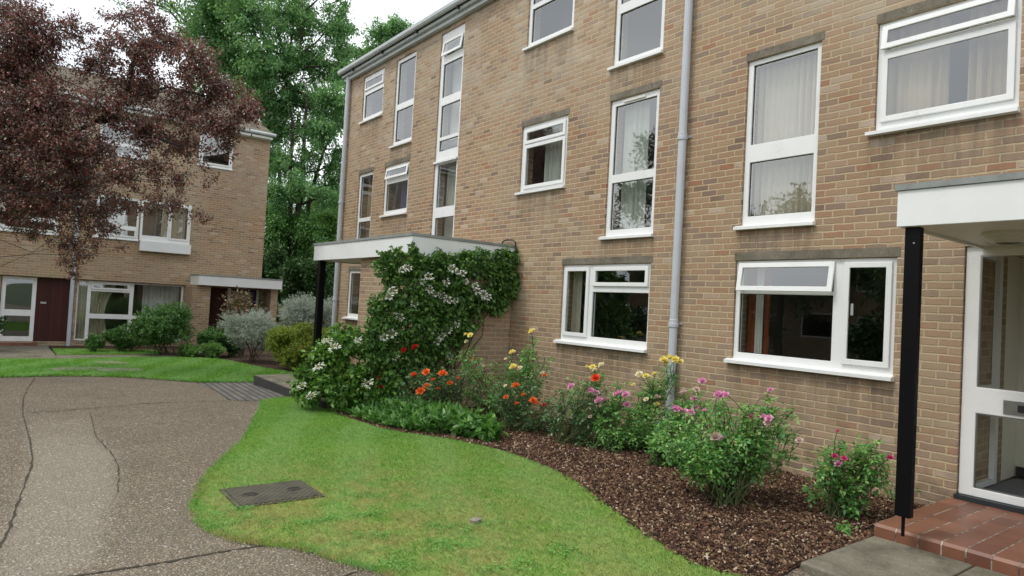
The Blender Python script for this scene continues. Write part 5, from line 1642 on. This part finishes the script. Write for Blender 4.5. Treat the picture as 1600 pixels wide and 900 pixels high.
for (px, py, rx, ry, n, X_) in [(620, 420, 34, 26, 60, -8.85), (660, 415, 34, 24, 60, -8.85), (700, 412, 34, 24, 60, -8.85), (740, 412, 34, 24, 60, -8.85), (780, 415, 30, 26, 60, -8.87), (800, 435, 14, 26, 26, -8.88), (785, 455, 26, 24, 44, -8.87),
                             (625, 465, 34, 30, 60, -8.8), (670, 460, 38, 30, 70, -8.75), (715, 455, 36, 30, 66, -8.8), (750, 460, 30, 26, 50, -8.85), (775, 475, 20, 18, 22, -8.88),
                             (605, 510, 30, 30, 50, -8.8), (650, 505, 38, 32, 70, -8.7), (695, 500, 36, 30, 62, -8.75), (730, 500, 26, 24, 34, -8.85), (600, 545, 36, 28, 46, -8.8), (645, 550, 38, 30, 56, -8.75), (685, 540, 30, 26, 44, -8.8), (715, 525, 20, 18, 18, -8.85),
                             (665, 580, 30, 20, 30, -8.75), (590, 480, 20, 24, 22, -8.9), (575, 530, 24, 24, 24, -8.85),
                             (620, 396, 9, 12, 9, -8.88), (646, 388, 8, 16, 9, -8.88), (690, 398, 9, 9, 7, -8.88), (727, 398, 7, 9, 7, -8.88), (752, 398, 7, 12, 7, -8.88), (790, 395, 8, 10, 7, -8.88), (805, 400, 8, 14, 9, -8.88), (600, 400, 8, 9, 6, -8.88)]:
    p = wx(px, py, X_)
    k = depth_of(p) / FPX
    cl.append((p, (0.10 + rx * k * .18, rx * k * 1.3, ry * k * 1.08), int(n * 1.35), 16))
foliage(clm, cl, M['lf_ivy'], 0.066, 0.68, 'foliage', droop=0.45, shell=2.6)
sb = MB()
for (c, rad, _, _) in cl[:22]:
    sb.tube(wiggle((-8.93 + RNG.uniform(0, .04), 5.3 + RNG.uniform(-.3, .5), 0), (-8.94, c[1], c[2]), 6, 0.06), [.016, .014, .012, .01, .008, .006, .004], 5, False)
sb.build('stems', M['stem_brown'], clm)
for (px, py) in [(629, 422), (670, 432), (707, 420), (723, 427), (698, 442), (672, 452), (680, 460), (700, 468), (712, 470), (743, 447), (747, 455), (762, 464), (613, 455), (608, 463), (713, 508), (673, 517), (690, 525), (683, 533), (625, 495), (648, 475), (612, 522), (618, 558), (703, 557), (660, 440), (728, 440), (664, 512), (601, 527), (637, 418), (716, 425), (692, 463), (756, 460), (700, 517)]:
    p = wx(px, py, -8.66)
    put_flower(clm, random.choice(LACE), p, RNG.uniform(0.75, 1.15), (0.85, -0.65, 0.6), 'flower_head')

# lily-of-the-valley like carpet of upright broad leaves
hosta = thing('leafy_perennial', 'dense clump of broad upright green leaves edging the lawn below the orange roses', 'plant', (-8.0, 4.5, 0))
n = 3600
q = np.c_[RNG.uniform(-9.6, -6.35, n * 3), RNG.uniform(3.9, 5.2, n * 3)]
hp_poly = [(-9.5, 4.02), (-8.64, 3.96), (-7.70, 4.02), (-7.2, 4.22), (-6.98, 4.40), (-6.9, 4.65), (-7.0, 4.95), (-7.6, 5.05), (-8.5, 4.8), (-9.4, 4.6)]
q = q[inside(hp_poly, q)][:n]
n = len(q)
edge_ = np.clip((q[:, 1] - 3.95) / 0.5, 0.3, 1)
P = np.c_[q, np.array([ground_z(x) for x in q[:, 0]]) + 0.03 + 0.20 * edge_ * RNG.random(n)]
A = np.c_[RNG.normal(0, .55, n), RNG.normal(-0.25, .5, n), 0.35 + 0.6 * RNG.random(n)]
L_ = (0.10 + 0.09 * RNG.random(n)) * (0.7 + 0.3 * edge_)
V, F = leaf_arrays(P, A, np.c_[RNG.normal(0, .4, n), RNG.normal(-.6, .4, n), np.ones(n)], L_, L_ * 0.30, 0.14, 0.22)
np_mesh('foliage', V, F, M['lf_lily'], hosta)
sb = MB()
for i in range(0, n, 3):
    sb.tube([(q[i, 0], q[i, 1], ground_z(q[i, 0])), tuple(P[i])], 0.004, 4, False)
sb.build('stems', M['cane'], hosta)
# a few wide paler leaves at its right end
hb_, _ = bush('hosta_plant', 'broad-leaved hosta at the right end of the leafy edging clump', (-6.75, 4.75), 0.75, 0.26, M['lf_lily'], 0.12, 0.5, 9, 12, 8, depthf=.6, droop=0.1, lumpr=.5, stem='cane')


def rose(label, base, wpx, top, low, mat, blooms, ntw=34, per=15, L0=0.037, canes=9, lumps=9, tall=(), group='rose bushes in the bark bed', dz=0.0):
    """wpx: (left,right) photo columns, top/low photo rows of the leafy part"""
    base = np.array([base[0], base[1], 0.0])
    d = depth_of(base + [0, 0, .4])
    root = thing('rose_bush', label, 'rose bush', tuple(base), group)
    k = d / FPX
    cx, cy = (wpx[0] + wpx[1]) / 2, (top + low) / 2
    RX, RY = (wpx[1] - wpx[0]) / 2, (low - top) / 2
    ends = []
    for i in range(int(ntw * 1.15)):
        th = RNG.uniform(0, 2 * PI); rr = RNG.random() ** 0.45
        px, py = cx + RX * rr * math.cos(th), cy + RY * rr * math.sin(th) - (RY * .35 * RNG.random() ** 3)
        ends.append((at(px, py, d + RNG.uniform(-.85, .85) * RX * k * math.sqrt(max(.05, 1 - rr * rr))), 0.50))
    for (px, py) in tall:                      # long shoots above the bush
        for q_ in range(3):
            ends.append((at(px + RNG.normal(0, 4), py + RNG.normal(0, 4), d + RNG.normal(0, .05)), 0.45))
    sb = MB()
    Ps, As, Ns, Ls = [], [], [], []
    cl = []
    for (e, t0) in ends:
        st_ = base + np.r_[RNG.normal(0, .07, 2), 0.0]
        path = np.array(wiggle(st_, e, 6, 0.10, 0.03))
        sb.tube([tuple(p) for p in path], [.0075, .0068, .006, .005, .0045, .0035, .0025], 5, False)
        cl.append((e, None))
        m_ = per if t0 < .4 else 16
        for t_ in t0 + (1.02 - t0) * RNG.random(m_) ** 0.8:
            f_ = min(t_, .999) * 6
            i0 = int(f_)
            p0 = path[i0] + (path[i0 + 1] - path[i0]) * (f_ - i0)
            dr = rand_dir(1)[0] + np.array([0, 0, 0.15]); dr /= np.linalg.norm(dr)
            ln = RNG.uniform(.05, .12)
            sd_ = np.cross(dr, [0, 0, 1.0]); sd_ /= np.linalg.norm(sd_) + 1e-6
            up = np.array([0, 0, 1.0]) + RNG.normal(0, .35, 3)
            for (tt_, sg) in ((.38, 1), (.38, -1), (.72, 1), (.72, -1), (1.0, 0)):
                Ps.append(p0 + dr * ln * tt_ + [0, 0, -.02 * tt_])
                As.append(dr * (.45 if sg else 1) + sd_ * sg + RNG.normal(0, .15, 3) + [0, 0, -.2])
                Ns.append(up + RNG.normal(0, .25, 3)); Ls.append(L0 * RNG.uniform(.7, 1.25) * (1.15 if sg == 0 else 1))
    Ps, As, Ns, Ls = map(np.array, (Ps, As, Ns, Ls))
    kk = Ps[:, 2] > .03
    Ps, As, Ns, Ls = Ps[kk], As[kk], Ns[kk], Ls[kk]
    V, F = leaf_arrays(Ps, As, Ns, Ls, Ls * RNG.uniform(.52, .68, len(Ls)), .2, .15)
    np_mesh('foliage', V, F, mat, root)
    for (px, py, colr, sc_) in blooms:
        p = at(px, py, d - RNG.uniform(.35, .6) * RX * k)
        put_flower(root, random.choice(ROSE[colr]), p - np.array([0, 0, .01]), sc_ * RNG.uniform(1.05, 1.3))
        c = min(cl, key=lambda q_: np.linalg.norm(np.asarray(q_[0]) - p))[0]
        sb.tube(wiggle(np.asarray(c) + [0, 0, -.1], p, 4, 0.08), [.004, .0038, .0035, .003, .003], 5, False)
    sb.build('stems', M['cane'], root)
    return root


Y_, C_, O_, R__, K_, P_, G2, F_ = 'yellow', 'cream', 'orange', 'red', 'coral', 'pink', 'magenta', 'pale'
rose('red rose bush in front of the creeper', (-8.45, 5.15), (585, 660), 560, 640, M['lf_rose_dark'], [(649, 542, R__, .95), (632, 547, R__, .9), (592, 592, R__, .8), (597, 605, R__, .8), (588, 597, R__, .6)], 30, 12, tall=[(640, 565)], lumps=7)
rose('orange rose bush with dark foliage behind the leafy edging', (-7.95, 5.2), (605, 760), 578, 672, M['lf_rose_dark'], [(647, 586, K_, .9), (666, 581, O_, .95), (692, 584, O_, 1.15), (667, 603, O_, 1.1), (657, 611, O_, 1.1), (677, 593, O_, .7), (716, 590, O_, .5), (703, 598, O_, .7), (685, 607, O_, .6)], 40, 16, lumps=13, tall=[(655, 575), (700, 575), (722, 580)])
rose('thin yellow-topped rose beside the creeper', (-7.85, 5.9), (695, 790), 545, 650, M['lf_rose'], [(735, 523, Y_, .8), (728, 522, Y_, .7), (729, 533, C_, .6), (752, 571, F_, .8), (742, 560, O_, .5), (756, 572, C_, .5)], 16, 10, lumps=7, tall=[(731, 540), (727, 552)])
rose('tall rose bush with pale yellow blooms left of the lower left window', (-7.35, 5.95), (755, 890), 550, 672, M['lf_rose'], [(832, 517, Y_, .95), (829, 519, Y_, .6), (801, 550, Y_, .85), (802, 573, Y_, .95), (812, 575, C_, .9), (847, 583, C_, .7), (851, 586, O_, .6), (790, 560, C_, .4)], 24, 13, lumps=12, tall=[(832, 530), (834, 545), (838, 560), (822, 552), (800, 565)])
rose('dark rose bush with three orange blooms nearest the leafy edging', (-6.95, 5.45), (760, 880), 590, 695, M['lf_rose_dark'], [(806, 603, O_, 1.0), (833, 625, O_, 1.05), (837, 629, O_, .8), (808, 630, O_, .55), (790, 602, C_, .45), (850, 632, R__, .5), (818, 616, O_, .6), (791, 620, O_, .6)], 36, 15, lumps=11)
rose('pink rose bush in the middle of the bed with a scarlet bloom above', (-6.05, 5.55), (855, 972), 598, 712, M['lf_rose_dark'], [(893, 603, P_, .85), (931, 614, P_, 1), (923, 609, P_, .7), (936, 625, P_, 1.0), (946, 625, P_, .85), (931, 590, K_, 1.05), (922, 650, F_, .5)], 40, 15, lumps=12, tall=[(931, 603)])
rose('slender yellow rose behind the scarlet bloom', (-6.45, 6.35), (875, 970), 582, 680, M['lf_rose'], [(926, 573, Y_, .85), (940, 570, C_, .95), (917, 572, Y_, .4), (929, 577, C_, .6)], 18, 12, lumps=7, tall=[(930, 583), (938, 582)])
rose('leafy pink rose bush left of the drainpipe foot', (-5.6, 5.75), (925, 1050), 608, 712, M['lf_rose'], [(968, 614, P_, .95), (978, 616, P_, .9), (963, 616, P_, .7), (979, 632, P_, .85)], 40, 15, lumps=11, tall=[(968, 603)])
rose('tall yellow rose bush clustered before the drainpipe', (-5.55, 6.3), (980, 1082), 588, 700, M['lf_rose'], [(1037, 562, Y_, 1.05), (1046, 559, Y_, 1.05), (1055, 561, Y_, 1.05), (1063, 565, Y_, .8), (1041, 566, Y_, .8), (999, 584, C_, .95), (1009, 587, Y_, .8), (1023, 584, Y_, .8), (1016, 589, C_, .7), (990, 600, Y_, .45), (1010, 623, C_, .6), (1027, 621, F_, .8), (1027, 631, Y_, .7)], 26, 13, lumps=10, tall=[(1045, 575), (1048, 588), (1058, 580), (1012, 598), (1025, 597)])
rose('pink rose bush right of the drainpipe with faded heads', (-4.75, 5.75), (1022, 1130), 628, 752, M['lf_rose'], [(1097, 595, P_, .8), (1085, 622, P_, .8), (1086, 636, P_, .8), (1060, 640, P_, .95), (1069, 643, P_, .9), (1080, 643, P_, .75), (1068, 612, F_, .8), (1088, 608, F_, .8), (1055, 637, P_, .75), (1075, 650, F_, .6)], 34, 14, lumps=11, tall=[(1090, 615), (1068, 630)])
rose('largest pink rose bush with bare canes nearest the lawn', (-3.5, 5.2), (1025, 1262), 625, 742, M['lf_rose'], [(1128, 617, P_, .8), (1122, 615, P_, .65), (1135, 616, P_, .6), (1119, 682, F_, .85), (1126, 683, P_, .5), (1194, 651, P_, .75), (1202, 653, P_, .7), (1199, 659, F_, .6), (1175, 651, G2, .5), (1204, 608, P_, .5), (1249, 687, F_, .6), (1101, 640, P_, .4)], 70, 14, 0.037, lumps=24, tall=[(1130, 632), (1205, 622), (1210, 640), (1168, 640), (1195, 668), (1235, 640)])
rose('low rose bush with magenta blooms beside the black porch post', (-2.78, 5.75), (1258, 1392), 698, 785, M['lf_rose'], [(1310, 724, P_, .6), (1304, 711, G2, .5), (1319, 715, G2, .5), (1391, 715, G2, .55), (1309, 672, G2, .35)], 24, 12, 0.040, lumps=13, tall=[(1310, 690), (1345, 695), (1362, 690), (1385, 730), (1330, 790)])
bush('seedling', 'small self-sown plant between the black post and the brick wall', (-2.62, 6.55), 0.3, 0.32, M['lf_rose'], 0.045, 0.6, 4, 5, 5, cat='plant', stem='cane')
bush('seedling', 'tiny green weed in the bark in front of the paving slab', (-2.52, 5.35), 0.2, 0.13, M['lf_rose'], 0.04, 0.6, 3, 5, 5, cat='plant', stem='cane')

# fallen petals and pale chips on the bark
n = 160
q = np.c_[RNG.uniform(-6.8, -2.5, n), RNG.uniform(4.2, 6.7, n)]
q = q[inside(bed_poly, q)]; n = len(q)
P = np.c_[q, np.full(n, .05)]
V, F = leaf_arrays(P, rand_dir(n) * [1, 1, .15], np.tile([0, 0, 1.0], (n, 1)) + RNG.normal(0, .2, (n, 3)), np.full(n, .022), np.full(n, .016), .1, .1)
tag(np_mesh('fallen_petals', V, F, M['pt_pale']), 'pale fallen rose petals scattered on the bark mulch', 'petals', None, 'stuff')
n = 1500
q = np.c_[RNG.uniform(-7.2, -2.4, n), RNG.uniform(3.8, 6.8, n)]
q = q[inside(bed_poly, q)]; n = len(q)
P = np.c_[q, .035 + .02 * RNG.random(n)]
M['litter'] = leaf_material('dead_leaf', [(0, (0.05, 0.03, 0.02)), (0.5, (0.13, 0.075, 0.04)), (0.85, (0.26, 0.17, 0.09)), (1, (0.30, 0.30, 0.12))], 0.7, 0.15)
V, F = leaf_arrays(P, rand_dir(n) * [1, 1, .35], np.tile([0, 0, 1.0], (n, 1)) + RNG.normal(0, .5, (n, 3)), .02 + .025 * RNG.random(n), .008 + .014 * RNG.random(n), .3, .3)
tag(np_mesh('leaf_litter', V, F, M['litter']), 'dry brown fallen leaves lying among the bark chips', 'leaves', None, 'stuff')
# clover tufts in the near lawn
n = 3200
seeds = np.array([(-4.7, 1.75), (-4.35, 2.1), (-4.1, 2.75), (-3.9, 2.2), (-4.0, 3.1), (-3.7, 2.6), (-3.5, 3.2), (-4.55, 2.35), (-5.0, 1.45), (-3.3, 2.5)])
cen = np.concatenate([c_ + np.cumsum(RNG.normal(0, .045, (14, 2)) * [.8, 1.3], 0) for c_ in seeds])
ci = RNG.integers(0, len(cen), n)
q = cen[ci] + RNG.normal(0, 1, (n, 2)) * RNG.choice([.02, .035, .06], (n, 1))
q = q[inside(lawn_poly, q)]; n = len(q)
P = np.c_[q, 0.022 + .020 * RNG.random(n)]
V, F = leaf_arrays(P, rand_dir(n) * [1, 1, .3], np.tile([0, 0, 1.0], (n, 1)) + RNG.normal(0, .3, (n, 3)), .010 + .008 * RNG.random(n), .009 + .006 * RNG.random(n), .1, .1)
tag(np_mesh('clover', V, F, M['lf_clover']), 'dark green clover tufts spreading through the dry patch of lawn', 'clover', None, 'stuff')

# the terrace across the court, which the panes mirror
op = Plane('y', -17.5, 1)
oh = thing('brick_house', 'long brick terrace across the court behind the camera', 'house', (-12, -17.5, 0))
oholes = []
for x0 in np.arange(-30.5, 6, 4.4):
    oholes += [(x0, x0 + 1.8, 0.9, 2.2), (x0, x0 + 1.8, 3.4, 4.7), (x0 + 2.6, x0 + 3.5, 0.0, 2.1), (x0 + 2.6, x0 + 3.5, 3.1, 4.7)]
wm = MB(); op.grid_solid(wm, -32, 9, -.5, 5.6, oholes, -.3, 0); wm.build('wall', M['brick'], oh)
rm = MB(); rm.box(-31.9, 8.9, -22, -21.9, -.4, 5.5); rm.box(-31.9, 8.9, -21.89, -17.85, 2.6, 2.75); rm.build('room_wall', M['room'], oh)
for h in oholes:
    make_window(oh, op, *h, [(h[0] + .08, h[1] - .08, h[2] + .08, h[3] - .08, 'f')], sill=False, lintel=False)
rf = MB(); rf.add([(-32.3, -17.1, 5.61), (9.3, -17.1, 5.61), (9.3, -20, 7.0), (-32.3, -20, 7.0), (9.3, -23, 5.61), (-32.3, -23, 5.61)], [(0, 1, 2, 3), (3, 2, 4, 5), (0, 5, 4, 1), (0, 3, 5), (1, 4, 2)])
rf.build('roof', M['rooftile'], oh)
for i, (x, w_) in enumerate(((-27, 7), (-19, 6), (-11.5, 7), (-4, 6), (2.5, 6))):
    bush('shrub', 'broad dark green shrub before the terrace behind the camera, ' + ('farthest left', 'second from the left', 'in the middle', 'second from the right', 'farthest right')[i], (x, -14.2), w_, 2.6, M['lf_dark'], 0.22, 0.55, 14, 40, 14, depthf=.35)

# trees and a hedge behind the photographer, which the panes mirror
for i, (x, y, h, lab) in enumerate([(-31, -14, 11, 'left of all'), (-24, -15, 12.5, 'second from the left'), (-17, -15, 7.5, 'in the middle'), (-9.5, -15, 6.5, 'right of the middle'), (-1, -14.5, 8.5, 'farthest right')]):
    cl = []
    for k in range(16):
        d_ = rand_dir(1)[0]
        cl.append(((x + d_[0] * 2.6, y + d_[1] * 2.2, h * .60 + d_[2] * h * .30), (1.5, 1.5, 1.4), 40, 34))
    b1 = np.array([x, y, ground_z(x)])
    tree('garden_tree', 'broad green tree across the court behind the camera, ' + lab, b1, [b1, b1 + [0, 0, h * .2], b1 + [.1, .1, h * .45], b1 + [0, 0, h * .75]],   .22, cl, M['lf_dark'], 0.16, .55, 'trees mirrored in the panes', limb_r=.08, spread=.8)

# ------------------------------------------------------------------ render settings
vs_ = sc.view_settings
vs_.view_transform = 'Standard'
vs_.look = 'None'
vs_.gamma = 1
vs_.use_curve_mapping = False
vs_.exposure = 0.12
sc.render.engine = 'CYCLES'
cy = sc.cycles
cy.use_denoising = True
cy.max_bounces = 7
cy.transparent_max_bounces = 14
cy.diffuse_bounces = 5
cy.glossy_bounces = 3
cy.transmission_bounces = 4
cy.caustics_reflective = False
cy.caustics_refractive = False
sc.render.film_transparent = False
